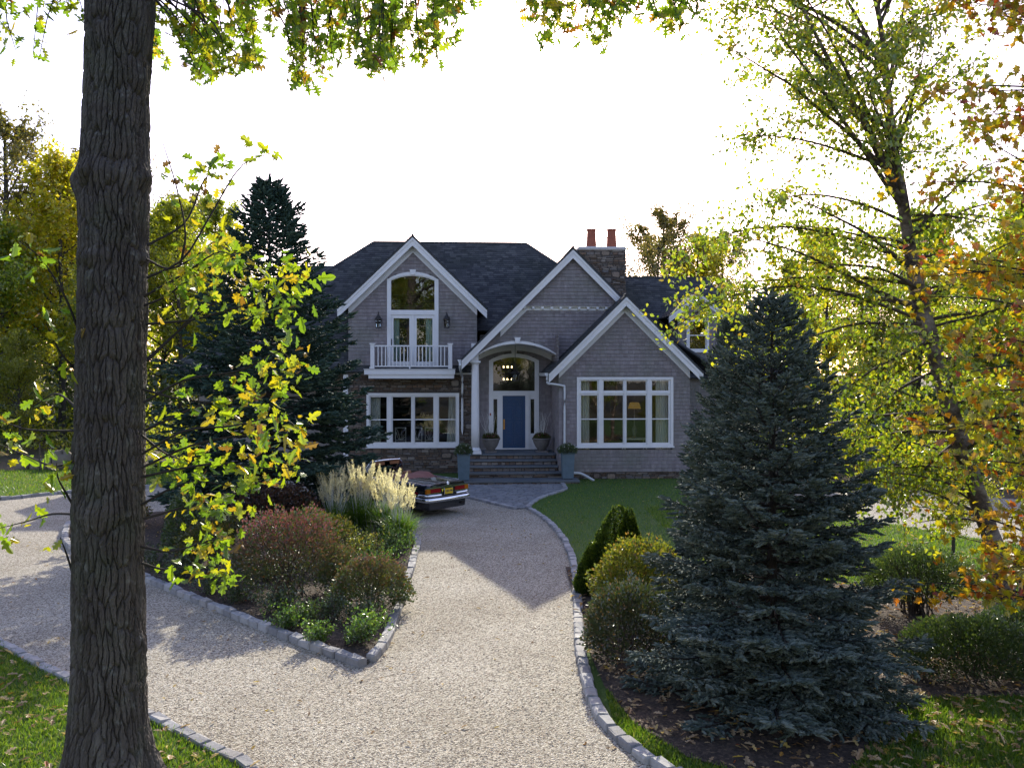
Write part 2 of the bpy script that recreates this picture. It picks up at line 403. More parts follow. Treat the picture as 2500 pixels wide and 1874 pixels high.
rngk = np.random.default_rng(5)
KST = []
for i in range(5):
    V, F = cbox(.29, .15, .20, .018, rngk, .006); V[:, 2] += rngk.normal(0, .004, len(V))
    KST.append(Acc().addl(V, F).mesh('kerb_stone'))
    KST[-1].materials.append(MT('kerb_granite'))
def kerb(name, pts, top=.10, step=.30, skip=None):
    root = empty(name, kind='structure')
    P = spline(pts, 400); seg = np.linalg.norm(np.diff(P, axis=0), axis=1); cum = np.concatenate([[0], np.cumsum(seg)])
    s = step / 2
    while s < cum[-1]:
        x = np.interp(s, cum, P[:, 0]); y = np.interp(s, cum, P[:, 1])
        x2 = np.interp(s + .02, cum, P[:, 0]); y2 = np.interp(s + .02, cum, P[:, 1])
        s += step
        if y < 7.5 or abs(x) > .62 * y + 1.2: continue
        me = KST[rngk.integers(5)]
        o = obj('stone', me, None, root); o.location = (x + rngk.normal(0, .006), y + rngk.normal(0, .006), top - .10 + rngk.normal(0, .006))
        o.rotation_euler = (rngk.normal(0, .03), rngk.normal(0, .02), math.atan2(y2 - y, x2 - x) + rngk.normal(0, .02))
    return root
kerb('kerb', RK[:-2], .085)
kerb('kerb', IKL, .115)
kerb('kerb', IKR, .115)
kerb('kerb', LL[1:-1], .075)
kerb('kerb', FL[:-1], .11)
ap = empty('cobble_apron', kind='structure')
a = Acc(); apo = AP_L + AP_R + [Bc(1780, 850), Bc(230, 865), Bc(180, 930), Bc(150, 1000)]
ngon(a, apo, 0.012); obj('joint_sand', a, 'mortar', ap)
def inside(poly, x, y):
    x = np.asarray(x, float); y = np.asarray(y, float); r = np.zeros(x.shape, bool); n = len(poly)
    for i in range(n):
        x1, y1 = poly[i][:2]; x2, y2 = poly[(i + 1) % n][:2]
        c = ((y1 > y) != (y2 > y)); r ^= c & (x < (x2 - x1) * (y - y1) / (y2 - y1 + 1e-12) + x1)
    return r
cob = []
yy = 25.9
while yy < 33.4:
    xx = -2.6 + rngk.uniform(0, .2)
    while xx < 3.4:
        L = rngk.uniform(.17, .27)
        if inside(apo, [xx + L / 2], [yy])[0]: cob.append((xx + L / 2, yy, L))
        xx += L + .018
    yy += .135
rest = Acc()
CME = []
for i in range(4):
    V, F = cbox(1, .115, .09, .018, rngk, .004); CME.append(Acc().addl(V, F).mesh('cobble')); CME[-1].materials.append(MT('cobble_piece'))
for i, (x, y, L) in enumerate(cob):
    z = .0 + rngk.normal(0, .004)
    if i < 300:
        o = obj('cobble', CME[i % 4], None, ap); o.location = (x, y + rngk.normal(0, .006), z); o.scale = (L, 1, 1); o.rotation_euler = (rngk.normal(0, .03), rngk.normal(0, .03), rngk.normal(0, .03))
    else:
        V, F = cbox(L, .115, .09, .018, rngk, .004); rest.addl(V + [x, y, z], F)
if rest.n: obj('far_cobbles', rest, 'cobble', ap, kind='stuff')
def edge(pts):
    P = spline(pts, 200); seg = np.linalg.norm(np.diff(P, axis=0), axis=1); cum = np.concatenate([[0], np.cumsum(seg)]); s = .12
    while s < cum[-1]:
        x = np.interp(s, cum, P[:, 0]); y = np.interp(s, cum, P[:, 1]); x2 = np.interp(s + .02, cum, P[:, 0]); y2 = np.interp(s + .02, cum, P[:, 1]); s += .262
        o = obj('edging_stone', KST[rngk.integers(5)], None, ap); o.location = (x, y, -.02); o.rotation_euler.z = math.atan2(y2 - y, x2 - x)
edge(AP_R); edge(AP_L); edge([Bc(190, 960), Bc(215, 860)])
# ================================================================ the house
PHI = RAD(3.46); HO = np.array([0.0, 33.89])
cP, sP = math.cos(PHI), math.sin(PHI)
def HP(px, py, v):
    """photo pixel on the house plane at depth v -> (u, z) in house coordinates"""
    a_ = (px - CX) / F_PX; b_ = (YH - py) / F_PX
    t = (v + HO[1] * cP) / (cP - a_ * sP)
    return (t * a_ * cP + (t - HO[1]) * sP, CAM_H + b_ * t)
def U(px, v, py=910): return HP(px, py, v)[0]
def Z(py, v, px=1250): return HP(px, py, v)[1]
house = empty('shingled_house', (HO[0], HO[1], 0), PHI, 'grey cedar shingled house with white gables, stone chimney and blue front door', 'house')
rngh = np.random.default_rng(11)

def shingles(a, fn, z0, z1, lo, hi, holes=(), e=.142, phase=0.0):
    """fn(s, z, off) -> local point; lo/hi(z) = limits; holes = list of fn(z)->(s0,s1) or None"""
    z = z0
    while z < z1:
        zt = min(z + e, z1); zm = (z + zt) / 2
        spans = [(lo(zm), hi(zm))]
        for h in holes:
            r = h(zm)
            if not r: continue
            ns = []
            for s0, s1 in spans:
                if r[1] <= s0 or r[0] >= s1: ns.append((s0, s1)); continue
                if r[0] > s0: ns.append((s0, r[0]))
                if r[1] < s1: ns.append((r[1], s1))
            spans = ns
        for s0, s1 in spans:
            if s1 - s0 < .01: continue
            a.add([fn(s0, z - .005, 0), fn(s1, z - .005, 0), fn(s1, zt + .005, 0), fn(s0, zt + .005, 0)], [[0, 1, 2, 3]])
            x = s0
            while x < s1 - .002:
                wd = rngh.uniform(.085, .19); x2 = min(x + wd, s1)
                if s1 - x2 < .04: x2 = s1
                d = .024 + rngh.uniform(-.004, .006); zb = z + rngh.uniform(-.006, .004); g = .0022
                p = [fn(x + g, zb, d), fn(x2 - g, zb, d), fn(x2 - g, zt - .016, .008), fn(x + g, zt - .016, .008), fn(x + g, zb, 0), fn(x2 - g, zb, 0)]
                a.add(p, [[0, 1, 2, 3], [4, 5, 1, 0]], [[4, 0, 3], [1, 5, 2]])
                x = x2
        z = zt
def front(v): return lambda s, z, off: (s, v - off, z)
def facing_left(u): return lambda s, z, off: (u - off, -s, z)      # s = -v
def rect_hole(u0, u1, z0, z1): return lambda z: (u0, u1) if z0 < z < z1 else None

def roof(name, pts, mat='roof_shingle', parent=house, thick=.07, e=.15):
    """pts: [eave_a, eave_b, top_b, top_a] convex polygon (3-4 pts) in local coords; courses of tabs on a slab"""
    P = np.array(pts, float); a = Acc()
    n = np.cross(P[1] - P[0], P[-1] - P[0]); n /= np.linalg.norm(n)
    if n[2] < 0: n = -n
    ex = norm(P[1] - P[0]); ey = np.cross(n, ex)
    if (P[-1] - P[0]) @ ey < 0: ey = -ey
    k = len(P)
    low = P - n * thick
    a.addl(np.vstack([P, low]), [list(range(k)), list(range(k, 2 * k))[::-1]] + [[i, k + i, k + (i + 1) % k, (i + 1) % k] for i in range(k)])
    q = np.stack([(P - P[0]) @ ex, (P - P[0]) @ ey], 1)
    def span(t):
        xs = []
        for i in range(k):
            (x1, y1), (x2, y2) = q[i], q[(i + 1) % k]
            if abs(y1 - y2) > 1e-9 and min(y1, y2) <= t <= max(y1, y2): xs.append(x1 + (x2 - x1) * (t - y1) / (y2 - y1))
        return (min(xs), max(xs)) if len(xs) >= 2 else None
    t = 0.0; T = q[:, 1].max(); row = 0
    while t < T - .01:
        sp = span(min(t + .004 + e / 2, T - 1e-4)); sp0 = span(t + .003)
        if sp and sp0:
            sp = (max(sp[0], sp0[0]) if row else sp0[0], min(sp[1], sp0[1]) if row else sp0[1])
            x = sp[0]
            while x < sp[1] - .01:
                wd = rngh.uniform(.15, .34); x2 = min(x + wd, sp[1])
                if sp[1] - x2 < .06: x2 = sp[1]
                t2 = min(t + e + .01, T); h = .013 + rngh.uniform(0, .006)
                def pt(xx, tt, hh): return P[0] + ex * xx + ey * tt + n * hh
                a.add([pt(x + .002, t, h), pt(x2 - .002, t, h), pt(x2 - .002, t2, .004), pt(x + .002, t2, .004), pt(x + .002, t, 0), pt(x2 - .002, t, 0)],
                      [[0, 1, 2, 3], [4, 5, 1, 0]])
                x = x2
        t += e; row += 1
    return obj(name, a, mat, parent)

def rake(parent, apex, tipL, tipR, v, wall_v, w1=.16, w2=.115, hideL=False, hideR=False, frieze=.17, lenL=1.0, lenR=1.0, fr_endL=None, fr_endR=None):
    """white barge boards under the roof edge: apex / tips are the top outer edge (u, z)"""
    for tip, sg in ((tipL, -1), (tipR, 1)):
        ax, az = apex; tx, tz = tip; sl = (az - tz) / abs(tx - ax); k = math.sqrt(1 + sl * sl)
        def band(o0, o1, e0=ax, e1=tx): # vertical offsets below the top line
            def zz(x): return az - abs(x - ax) * sl
            return [(e0, zz(e0) - o0 * k), (e1, zz(e1) - o0 * k), (e1, zz(e1) - o1 * k), (e0, zz(e0) - o1 * k)]
        a = Acc(); prism(a, band(0, w2), v - .035, v + .03); obj('crown_board', a, 'white_paint', parent)
        a = Acc(); prism(a, band(w2, w2 + w1), v, v + .03); obj('rake_board', a, 'white_paint', parent)
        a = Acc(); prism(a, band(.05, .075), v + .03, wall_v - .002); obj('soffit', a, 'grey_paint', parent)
        fe = (fr_endL if sg < 0 else fr_endR); fe = tx + (.34 if sg < 0 else -.34) if fe is None else fe
        a = Acc(); prism(a, band(.08, w2 + w1 + frieze, ax, fe), wall_v - .045, wall_v - .006); obj('frieze_board', a, 'white_paint', parent)

def gable_roof(name, apex, tipL, tipR, v0, v1L, v1R=None, sink=0.0):
    v1R = v1L if v1R is None else v1R
    A = np.array(apex)
    roof(name, [(tipL[0], v1L, tipL[1]), (tipL[0], v0, tipL[1]), (A[0], v0, A[1]), (A[0], v1L, A[1])])
    roof(name, [(tipR[0], v0, tipR[1]), (tipR[0], v1R, tipR[1]), (A[0], v1R, A[1]), (A[0], v0, A[1])])
    a = Acc(); 
    tube(a, [(A[0], v0, A[1] + .0), (A[0], v1L, A[1] + .0)], .05, 6); obj('ridge_cap', a, 'roof_shingle', house)

def ring(a, u0, u1, z0, z1, wd, v0, v1, wb=None):
    wb = wd if wb is None else wb
    box(a, u0, u1, v0, v1, z1 - wd, z1); box(a, u0, u1, v0, v1, z0, z0 + wb)
    box(a, u0, u0 + wd, v0, v1, z0 + wb, z1 - wd); box(a, u1 - wd, u1, v0, v1, z0 + wb, z1 - wd)
    return a
def arch_pts(u0, u1, zs, zc, n=14):
    """points along a segmental arch from (u0,zs) over crown zc to (u1,zs)"""
    h = zc - zs; c = (u1 - u0) / 2; r = (c * c + h * h) / (2 * h); m = (u0 + u1) / 2; zo = zc - r
    t0 = math.asin(c / r); th = np.linspace(-t0, t0, n)
    return [(m + r * math.sin(t), zo + r * math.cos(t)) for t in th]
def arch_z(u0, u1, zs, zc, u):
    h = zc - zs; c = (u1 - u0) / 2; r = (c * c + h * h) / (2 * h); m = (u0 + u1) / 2
    return zc - r + math.sqrt(max(r * r - (u - m) ** 2, 0))
def arch_band(a, inner, outer, v0, v1):
    n = len(inner); V = []
    for v in (v0, v1):
        V += [(p[0], v, p[1]) for p in inner] + [(p[0], v, p[1]) for p in outer]
    F = []
    for i in range(n - 1):
        F += [[i, i + 1, n + i + 1, n + i], [2 * n + i + 1, 2 * n + i, 3 * n + i, 3 * n + i + 1], [i + 1, i, 2 * n + i, 2 * n + i + 1], [n + i, n + i + 1, 3 * n + i + 1, 3 * n + i]]
    F += [[0, n, 3 * n, 2 * n], [2 * n - 1, n - 1, 3 * n - 1, 4 * n - 1]]
    return a.addl(V, F)
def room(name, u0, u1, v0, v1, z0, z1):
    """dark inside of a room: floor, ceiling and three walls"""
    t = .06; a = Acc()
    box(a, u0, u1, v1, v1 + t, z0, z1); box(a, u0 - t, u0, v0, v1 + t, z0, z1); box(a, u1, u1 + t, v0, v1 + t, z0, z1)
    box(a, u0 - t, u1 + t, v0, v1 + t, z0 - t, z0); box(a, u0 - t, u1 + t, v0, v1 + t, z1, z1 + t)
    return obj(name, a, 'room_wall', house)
def pane(par, u0, u1, z0, z1, v): return obj('pane', B((u0, u1, v, v + .008, z0, z1)), 'window_glass', par)

VL, VD, VC, VR = 2.4, 2.56, .92, 0.0
# ---------- left gable, upper storey
def c1(x, y): return (800 + x / 4.604, 540 + y / 4.604)
def c2(x, y): return (1100 + x / 3.687, 580 + y / 3.687)
def c3(x, y): return (850 + x / 5.5275, 880 + y / 5.5275)
def c4(x, y): return (1100 + x / 4.481, 820 + y / 4.481)
def c5(x, y): return (1350 + x / 5.18, 880 + y / 5.18)
def H(p, v): return HP(p[0], p[1], v)
vo = VL - .38
apexL = H(c1(953, 165), vo); tipLR = H(c1(1790, 985), vo); slL = (apexL[1] - tipLR[1]) / (tipLR[0] - apexL[0])
tipLL = (2 * apexL[0] - tipLR[0], tipLR[1])
uLr = U(1164.5, VL); uLl = 2 * apexL[0] - uLr
apexLw = (apexL[0], apexL[1] - .1)
zDeck = H(c3(800, 112), VL - .95)[1]
def loL(z): return max(uLl, apexL[0] - (apexL[1] - .12 - z) / slL)
def hiL(z): return min(uLr, apexL[0] + (apexL[1] - .12 - z) / slL)
wu0, wu1 = H(c1(668, 650), VL)[0], H(c1(1246, 650), VL)[0]
wzs, wzc = H(c1(668, 655), VL)[1], H(c1(955, 570), VL)[1]
zbot = zDeck - .02
def holeLG(z):
    if z < wzs: return (wu0 + .03, wu1 - .03)
    if z < wzc - .03:
        h = wzc - wzs; c = (wu1 - wu0) / 2; r = (c * c + h * h) / (2 * h); d = z - (wzc - r); q = math.sqrt(max(r * r - d * d, 0)); m = (wu0 + wu1) / 2
        return (m - q + .03, m + q - .03)
a = Acc(); shingles(a, front(VL), zbot - .25, apexL[1] - .2, loL, hiL, [holeLG]); obj('shingle_wall', a, 'cedar_shingle', house, kind='stuff')
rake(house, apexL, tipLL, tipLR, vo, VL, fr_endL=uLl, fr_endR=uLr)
gable_roof('gable_roof', (apexL[0], apexL[1] + .045), (tipLL[0] - .03, tipLL[1] + .015), (tipLR[0] + .03, tipLR[1] + .015), vo - .05, 8.3)
# arched window and french doors
win = obj('arched_window', Acc(), 'white_paint', house)
zmu = H(c1(955, 1052), VL)[1]; zg0 = H(c1(955, 998), VL)[1]; gu0, gu1 = H(c1(713, 800), VL)[0], H(c1(1201, 800), VL)[0]
gzs, gzc = H(c1(955, 668), VL)[1], H(c1(955, 615), VL)[1]
a = Acc(); tw = .155
arch_band(a, arch_pts(wu0 + tw, wu1 - tw, wzs - .0, wzc - .13), arch_pts(wu0, wu1, wzs, wzc), VL - .05, VL + .06)
box(a, wu0, wu0 + tw, VL - .05, VL + .06, zDeck, wzs); box(a, wu1 - tw, wu1, VL - .05, VL + .06, zDeck, wzs)
box(a, wu0 + tw, wu1 - tw, VL - .04, VL + .06, zmu, zg0 - .03)
win.data = a.mesh('arched_window'); win.data.materials.append(MT('white_paint'))
a = Acc(); box(a, wu0 + tw, wu1 - tw, VL - .01, VL + .05, zg0 - .03, zg0); box(a, wu0 + tw, gu0, VL - .01, VL + .05, zg0, wzs); box(a, gu1, wu1 - tw, VL - .01, VL + .05, zg0, wzs)
arch_band(a, arch_pts(gu0, gu1, gzs, gzc), arch_pts(wu0 + tw, wu1 - tw, wzs, wzc - .13), VL - .01, VL + .05); obj('sash', a, 'white_paint', win)
a = Acc(); prism(a, [(gu0, zg0), (gu1, zg0)] + arch_pts(gu0, gu1, gzs, gzc)[::-1], VL + .02, VL + .028); obj('pane', a, 'window_glass', win)
m = (wu0 + wu1) / 2
a = Acc(); kz = H(c1(955, 545), VL)[1]; prism(a, [(m - .07, wzc - .12), (m + .07, wzc - .12), (m + .135, kz), (m - .135, kz)], VL - .08, VL - .045); obj('keystone', a, 'white_paint', win)
fd = obj('french_door', B((m - .045, m + .045, VL - .03, VL + .04, zDeck + .02, zmu)), 'white_paint', house)
for x0, x1, gx0, gx1 in ((705, 935, 740, 918), (985, 1215, 1000, 1178)):
    g0, g1 = H(c1(gx0, 1300), VL)[0], H(c1(gx1, 1300), VL)[0]; s0 = wu0 + tw if x0 < 800 else m + .045; s1 = m - .045 if x0 < 800 else wu1 - tw
    zt, zb = H(c1(955, 1090), VL)[1], H(c1(955, 1575), VL)[1]
    a = B((s0, s1, VL - .0, VL + .045, zt, zmu), (s0, s1, VL, VL + .045, zDeck + .02, zb), (s0, g0, VL, VL + .045, zb, zt), (g1, s1, VL, VL + .045, zb, zt))
    lf = obj('door_leaf', a, 'white_paint', fd); pane(fd, g0, g1, zb, zt, VL + .02)
obj('handle', B((H(c1(713, 0), VL)[0], H(c1(722, 0), VL)[0], VL - .04, VL, H(c1(0, 1395), VL)[1], H(c1(0, 1320), VL)[1])), 'black_metal', fd)
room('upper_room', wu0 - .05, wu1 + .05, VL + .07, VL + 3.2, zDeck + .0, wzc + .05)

# wall lanterns
def lantern(par, u, v, zt, zb, wd, bracket=True, name='wall_lantern', chain=0.0):
    h = zt - zb; r = wd / 2
    L = obj(name, Acc(), 'black_metal', par); a = Acc()
    lathe(a, [(.004, zt), (.012, zt - .06 * h), (.03, zt - .08 * h), (.012, zt - .12 * h), (.035, zt - .16 * h), (r * .45, zt - .28 * h), (r * .98, zt - .42 * h), (r, zt - .46 * h), (r * .8, zt - .48 * h)], 8, u, v)
    lathe(a, [(r * .72, zb + .09 * h), (r * .75, zb + .02 * h), (r * .3, zb)], 8, u, v)
    for k in range(6):
        t = k * math.pi / 3 + .3
        tube(a, [(u + r * .82 * math.cos(t), v + r * .82 * math.sin(t), zt - .47 * h), (u + r * .66 * math.cos(t), v + r * .66 * math.sin(t), zb + .06 * h)], .009, 4)
    if bracket: box(a, u - .03, u + .03, v + r * .3, v + .3, zb + .3 * h, zb + .42 * h); box(a, u - .06, u + .06, v + .22, v + .30, zb + .18 * h, zb + .6 * h)
    if chain: tube(a, [(u, v, zt - .01), (u, v, zt + chain)], .012, 5)
    L.data = a.mesh(name); L.data.materials.append(MT('black_metal'))
    a = Acc(); lathe(a, [(r * .62, zb + .07 * h), (r * .76, zt - .47 * h)], 6, u, v); obj('lamp_glass', a, 'window_glass', L)
    a = Acc(); lathe(a, [(.012, zb + .06 * h), (.012, zb + .26 * h)], 6, u, v); obj('candle', a, 'chair_white', L)
    return L
for x in (570, 1338):
    u_, zt_ = H(c1(x, 1012), VL - .3); zb_ = H(c1(x, 1205), VL - .3)[1]
    lantern(house, u_, VL - .3, zt_, zb_, .30)

# balcony
bal = obj('balcony', Acc(), 'white_paint', house)
VB = VL - .95
bu0, bu1 = H(c3(215, 150), VB)[0], H(c3(1443, 150), VB)[0]; zf1, zf0 = H(c3(800, 121), VB)[1], H(c3(800, 187), VB)[1]
g0, g1 = H(c3(272, 210), VB)[0], H(c3(1428, 210), VB)[0]; zf00 = H(c3(800, 241), VB)[1]
bal.data = B((bu0, bu1, VB, VL - .01, zf0, zf1)).mesh('balcony'); bal.data.materials.append(MT('white_paint'))
obj('lower_fascia', B((g0, g1, VB + .05, VL - .01, zf00, zf0 - .004)), 'white_paint', bal)
obj('deck_boards', B((bu0 - .02, bu1 + .02, VB - .025, VL - .012, zf1 + .003, zf1 + .035)), 'grey_paint', bal)
zd = zf1 + .036; ztr = H(c1(955, 1393), VB + .08)[1]
vp = VB + .08
for x0, x1 in ((482, 525), (1355, 1400)):
    p0, p1 = H(c1(x0, 1500), vp)[0], H(c1(x1, 1500), vp)[0]; pt_ = H(c1(500, 1383), vp)[1]
    po = obj('post', B((p0, p1, vp - .08, vp + .09, zd, pt_)), 'white_paint', bal)
    obj('post_cap', B((p0 - .03, p1 + .03, vp - .11, vp + .12, pt_ + .002, pt_ + .045)), 'white_paint', bal)
r0, r1 = H(c1(525, 1500), vp)[0], H(c1(1355, 1500), vp)[0]
obj('top_rail', B((r0, r1, vp - .045, vp + .045, ztr - .055, ztr)), 'white_paint', bal)
zbr = H(c1(955, 1636), vp)[1]
obj('bottom_rail', B((r0, r1, vp - .03, vp + .03, zbr, zbr + .05)), 'white_paint', bal)
bme = B((-.019, .019, -.019, .019, zbr + .05, ztr - .055)).mesh('baluster'); bme.materials.append(MT('white_paint'))
for i in range(19):
    o = obj('baluster', bme, None, bal); o.location = (r0 + (r1 - r0) * (i + 1) / 20 - .0, vp, 0)
for x in (460, 905):
    p0 = H(c1(x + 10, 1650), vp)[0]; obj('block', B((p0, p0 + .05, vp - .03, vp + .03, zd, zbr)), 'white_paint', bal)
# side rails back to the wall
for s, uu in ((1, H(c1(503, 1500), vp)[0]), (-1, H(c1(1377, 1500), vp)[0])):
    obj('side_rail', B((uu - .04, uu + .04, vp + .1, VL - .02, ztr - .055, ztr)), 'white_paint', bal)
    for k in range(5): obj('side_baluster', B((uu - .019, uu + .019, vp + .2 + k * .13, vp + .238 + k * .13, zd, ztr - .056)), 'white_paint', bal)
# band board between balcony and porch
obj('band_board', B((bu1 + .01, U(1168, VL), VL - .035, VL - .012, zf0, zf1)), 'white_paint', house)

# ---------- stone ground floor, left
def stone_wall(par, fn, s0, s1, z0, z1, holes, rng, n_parts, big=.18, hmax=.16):
    """irregular ledge stone laid in small courses; biggest stones are objects"""
    st = []
    # a few big stones first
    bigs = []
    for k in range(int((s1 - s0) * (z1 - z0) * 1.5)):
        w, h = rng.uniform(.24, .42), rng.uniform(.17, .30); x = rng.uniform(s0, s1 - w); z = rng.uniform(z0, z1 - h)
        if any(not (x + w < b0 or x > b1 or z + h < b2 or z > b3) for b0, b1, b2, b3 in bigs): continue
        if any(not (x + w < h0 or x > h1 or z + h < h2 or z > h3) for h0, h1, h2, h3 in holes): continue
        bigs.append((x, x + w, z, z + h))
    block = list(holes) + bigs
    z = z0
    while z < z1 - .02:
        h = min(rng.choice([.035, .05, .06, .08, .11], p=[.2, .3, .25, .15, .1]), z1 - z); x = s0
        while x < s1 - .02:
            w = min(rng.uniform(.12, .46) * (1.3 if h < .06 else .8), s1 - x)
            segs = [(x, x + w)]
            for b0, b1, b2, b3 in block:
                if z + h <= b2 + .01 or z >= b3 - .01: continue
                ns = []
                for p, q in segs:
                    if q <= b0 or p >= b1: ns.append((p, q)); continue
                    if p < b0: ns.append((p, b0))
                    if q > b1: ns.append((b1, q))
                segs = ns
            for p, q in segs:
                if q - p > .03: st.append((p, q, z, z + h))
            x += w
        z += h
    st += bigs
    st.sort(key=lambda b: -(b[1] - b[0]) * (b[3] - b[2]))
    rest = Acc(); bk = bigs
    for i, (p, q, za, zb) in enumerate(st):
        isb = (p, q, za, zb) in bigs
        cx_, cz_ = (p + q) / 2, (za + zb) / 2; w, h = (q - p) / 2 - .006, (zb - za) / 2 - .005
        dp = rng.uniform(.02, .055)
        k = 8 if isb else 6
        if isb:
            th = np.arange(8) / 8 * 2 * np.pi + rng.uniform(0, .6); ring_ = np.stack([np.sign(np.cos(th)) * abs(np.cos(th)) ** .55 * w, np.sign(np.sin(th)) * abs(np.sin(th)) ** .55 * h], 1) * rng.uniform(.88, 1.08, (8, 1))
        else:
            ring_ = np.array([(-w, -h * .6), (-w * .85, -h), (w * .9, -h), (w, h * .5), (w * .8, h), (-w * .9, h)]) * rng.uniform(.93, 1.03, (6, 1))
        inn = ring_ * .86 if isb else ring_ * np.array([1 - .012 / max(w, .02), .78])
        P = [fn(cx_ + x, cz_ + y, 0.0) for x, y in ring_] + [fn(cx_ + x, cz_ + y, dp * rng.uniform(.8, 1.0)) for x, y in inn]
        F = [list(range(k, 2 * k))] + [[j, (j + 1) % k, k + (j + 1) % k, k + j] for j in range(k)]
        if i < n_parts:
            a = Acc().addl(P, F); obj('stone', a, 'ledge_stone', par)
        else: rest.addl(P, F)
    if rest.n: obj('small_stones', rest, 'ledge_stone_small', par, kind='stuff')
rs = np.random.default_rng(23)
lw0, lw1 = H(c3(248, 700), VL)[0], H(c3(1497, 700), VL)[0]; lz1, lz0 = H(c3(900, 437), VL)[1], H(c3(900, 1155), VL)[1]
sw1 = U(1166, VL)
SWALL = obj('stone_wall', B((uLl, lw0, VL, VL + .12, 0, zf1), (lw1, sw1, VL, VL + .12, 0, zf1), (lw0, lw1, VL, VL + .12, 0, lz0), (lw0, lw1, VL, VL + .12, lz1, zf1)), 'mortar', house)
stone_wall(SWALL, front(VL), uLl, sw1, 0.0, zf0 - .0, [(lw0, lw1, lz0, lz1)], rs, 190)
# white corner post at the left end
obj('corner_post', B((uLl - .2, uLl - .01, VL - .03, VL + .2, 0, zf0)), 'white_paint', house)

def big_window(name, v, u0, u1, z0, z1, cols, rows, meet=None, sill=True, cas=.1, vface=.05):
    """casing; cols = glass u-spans, rows = glass z-spans (lowest may carry a meeting rail)"""
    wn = obj(name, ring(Acc(), u0, u1, z0, z1, cas, v - vface, v + .08, .06), 'white_paint', house)
    zlo = z0 + .06; zhi = z1 - cas
    for (a0, a1), (b0, b1) in zip(cols[:-1], cols[1:]):
        w_ = b0 - a1; obj('mullion', B((a1 + .045, b0 - .045, v - vface + .01, v + .08, zlo + .002, zhi - .002)), 'white_paint', wn)
    rs_ = sorted(rows)
    edges = [zlo] + [(p[1] + q[0]) / 2 for p, q in zip(rs_[:-1], rs_[1:])] + [zhi]
    for i, (c0, c1_) in enumerate(cols):
        m0 = u0 + cas if i == 0 else c0 - .045; m1 = u1 - cas if i == len(cols) - 1 else c1_ + .045
        for j, (q0, q1) in enumerate(rs_):
            s0, s1 = edges[j] + .003, edges[j + 1] - .003
            a = B((m0 + .002, m1 - .002, v, v + .05, s0, q0), (m0 + .002, m1 - .002, v, v + .05, q1, s1), (m0 + .002, c0, v, v + .05, q0, q1), (c1_, m1 - .002, v, v + .05, q0, q1))
            obj('sash', a, 'white_paint', wn)
            if meet and q0 < meet < q1:
                obj('meeting_rail', B((c0, c1_, v + .002, v + .055, meet - .02, meet + .02)), 'white_paint', wn)
                pane(wn, c0, c1_, q0, meet - .02, v + .022); pane(wn, c0, c1_, meet + .02, q1, v + .03)
            else: pane(wn, c0, c1_, q0, q1, v + .022)
        if len(rs_) > 1: obj('transom_bar', B((m0 + .002, m1 - .002, v - .035, v - .002, edges[1] - .03, edges[1] + .03)), 'white_paint', wn)
    if sill: obj('sill', B((u0 - .03, u1 + .03, v - .10, v - .002, z0 - .065, z0 - .002)), 'white_paint', wn)
    return wn
gl = [(H(c3(x0, 800), VL)[0], H(c3(x1, 800), VL)[0]) for x0, x1 in ((300, 520), (602, 850), (902, 1150), (1226, 1450))]
big_window('dining_window', VL, lw0, lw1, lz0, lz1, gl, [(H(c3(900, 1100), VL)[1], H(c3(900, 490), VL)[1])], H(c3(900, 795), VL)[1])
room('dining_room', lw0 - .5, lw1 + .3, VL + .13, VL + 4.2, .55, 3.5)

# ---------- entrance wall (recessed), door and arched transom
du0, du1 = H(c4(420, 700), VD)[0], H(c4(966, 700), VD)[0]; dzs, dzc = H(c4(690, 268), VD)[1], H(c4(690, 190), VD)[1]; dz0 = H(c4(690, 1238), VD)[1]
ZP = dz0 - .02      # porch floor
def holeD(z):
    if z < dzs: return (du0 + .03, du1 - .03)
    if z < dzc - .03:
        h = dzc - dzs; c = (du1 - du0) / 2; r = (c * c + h * h) / (2 * h); d = z - (dzc - r); q = math.sqrt(max(r * r - d * d, 0)); mm = (du0 + du1) / 2
        return (mm - q + .03, mm + q - .03)
uD0, uD1 = sw1 + .0, U(1364.3, VR)
a = Acc(); shingles(a, front(VD), ZP, 5.35, lambda z: uD0 - .3, lambda z: uD1, [holeD]); obj('shingle_wall', a, 'cedar_shingle', house, kind='stuff')
a = Acc(); shingles(a, facing_left(uD1), 0.25, 5.6, lambda z: -VD, lambda z: -VR, []); obj('shingle_wall', a, 'cedar_shingle', house, kind='stuff')
en = obj('entrance', Acc(), 'white_paint', house); a = Acc(); tw = .17
arch_band(a, arch_pts(du0 + tw, du1 - tw, dzs, dzc - .15), arch_pts(du0, du1, dzs, dzc), VD - .05, VD + .06)
box(a, du0, du0 + tw, VD - .05, VD + .06, dz0, dzs); box(a, du1 - tw, du1, VD - .05, VD + .06, dz0, dzs)
dx0, dx1 = H(c4(572, 900), VD)[0], H(c4(815, 900), VD)[0]; dzt = H(c4(690, 652), VD)[1]; tz0 = H(c4(690, 600), VD)[1]
box(a, du0 + tw, du1 - tw, VD - .045, VD + .06, dzt, tz0 - .02)
box(a, dx0 - .17, dx0 - .01, VD - .045, VD + .06, dz0 + .05, dzt); box(a, dx1 + .01, dx1 + .17, VD - .045, VD + .06, dz0 + .05, dzt)
box(a, du0 + tw, du1 - tw, VD - .06, VD + .06, dz0, dz0 + .05)
en.data = a.mesh('entrance'); en.data.materials.append(MT('white_paint'))
mm = (du0 + du1) / 2
a = Acc(); prism(a, [(mm - .07, dzc - .12), (mm + .07, dzc - .12), (mm + .12, dzc + .12), (mm - .12, dzc + .12)], VD - .08, VD - .045); obj('keystone', a, 'white_paint', en)
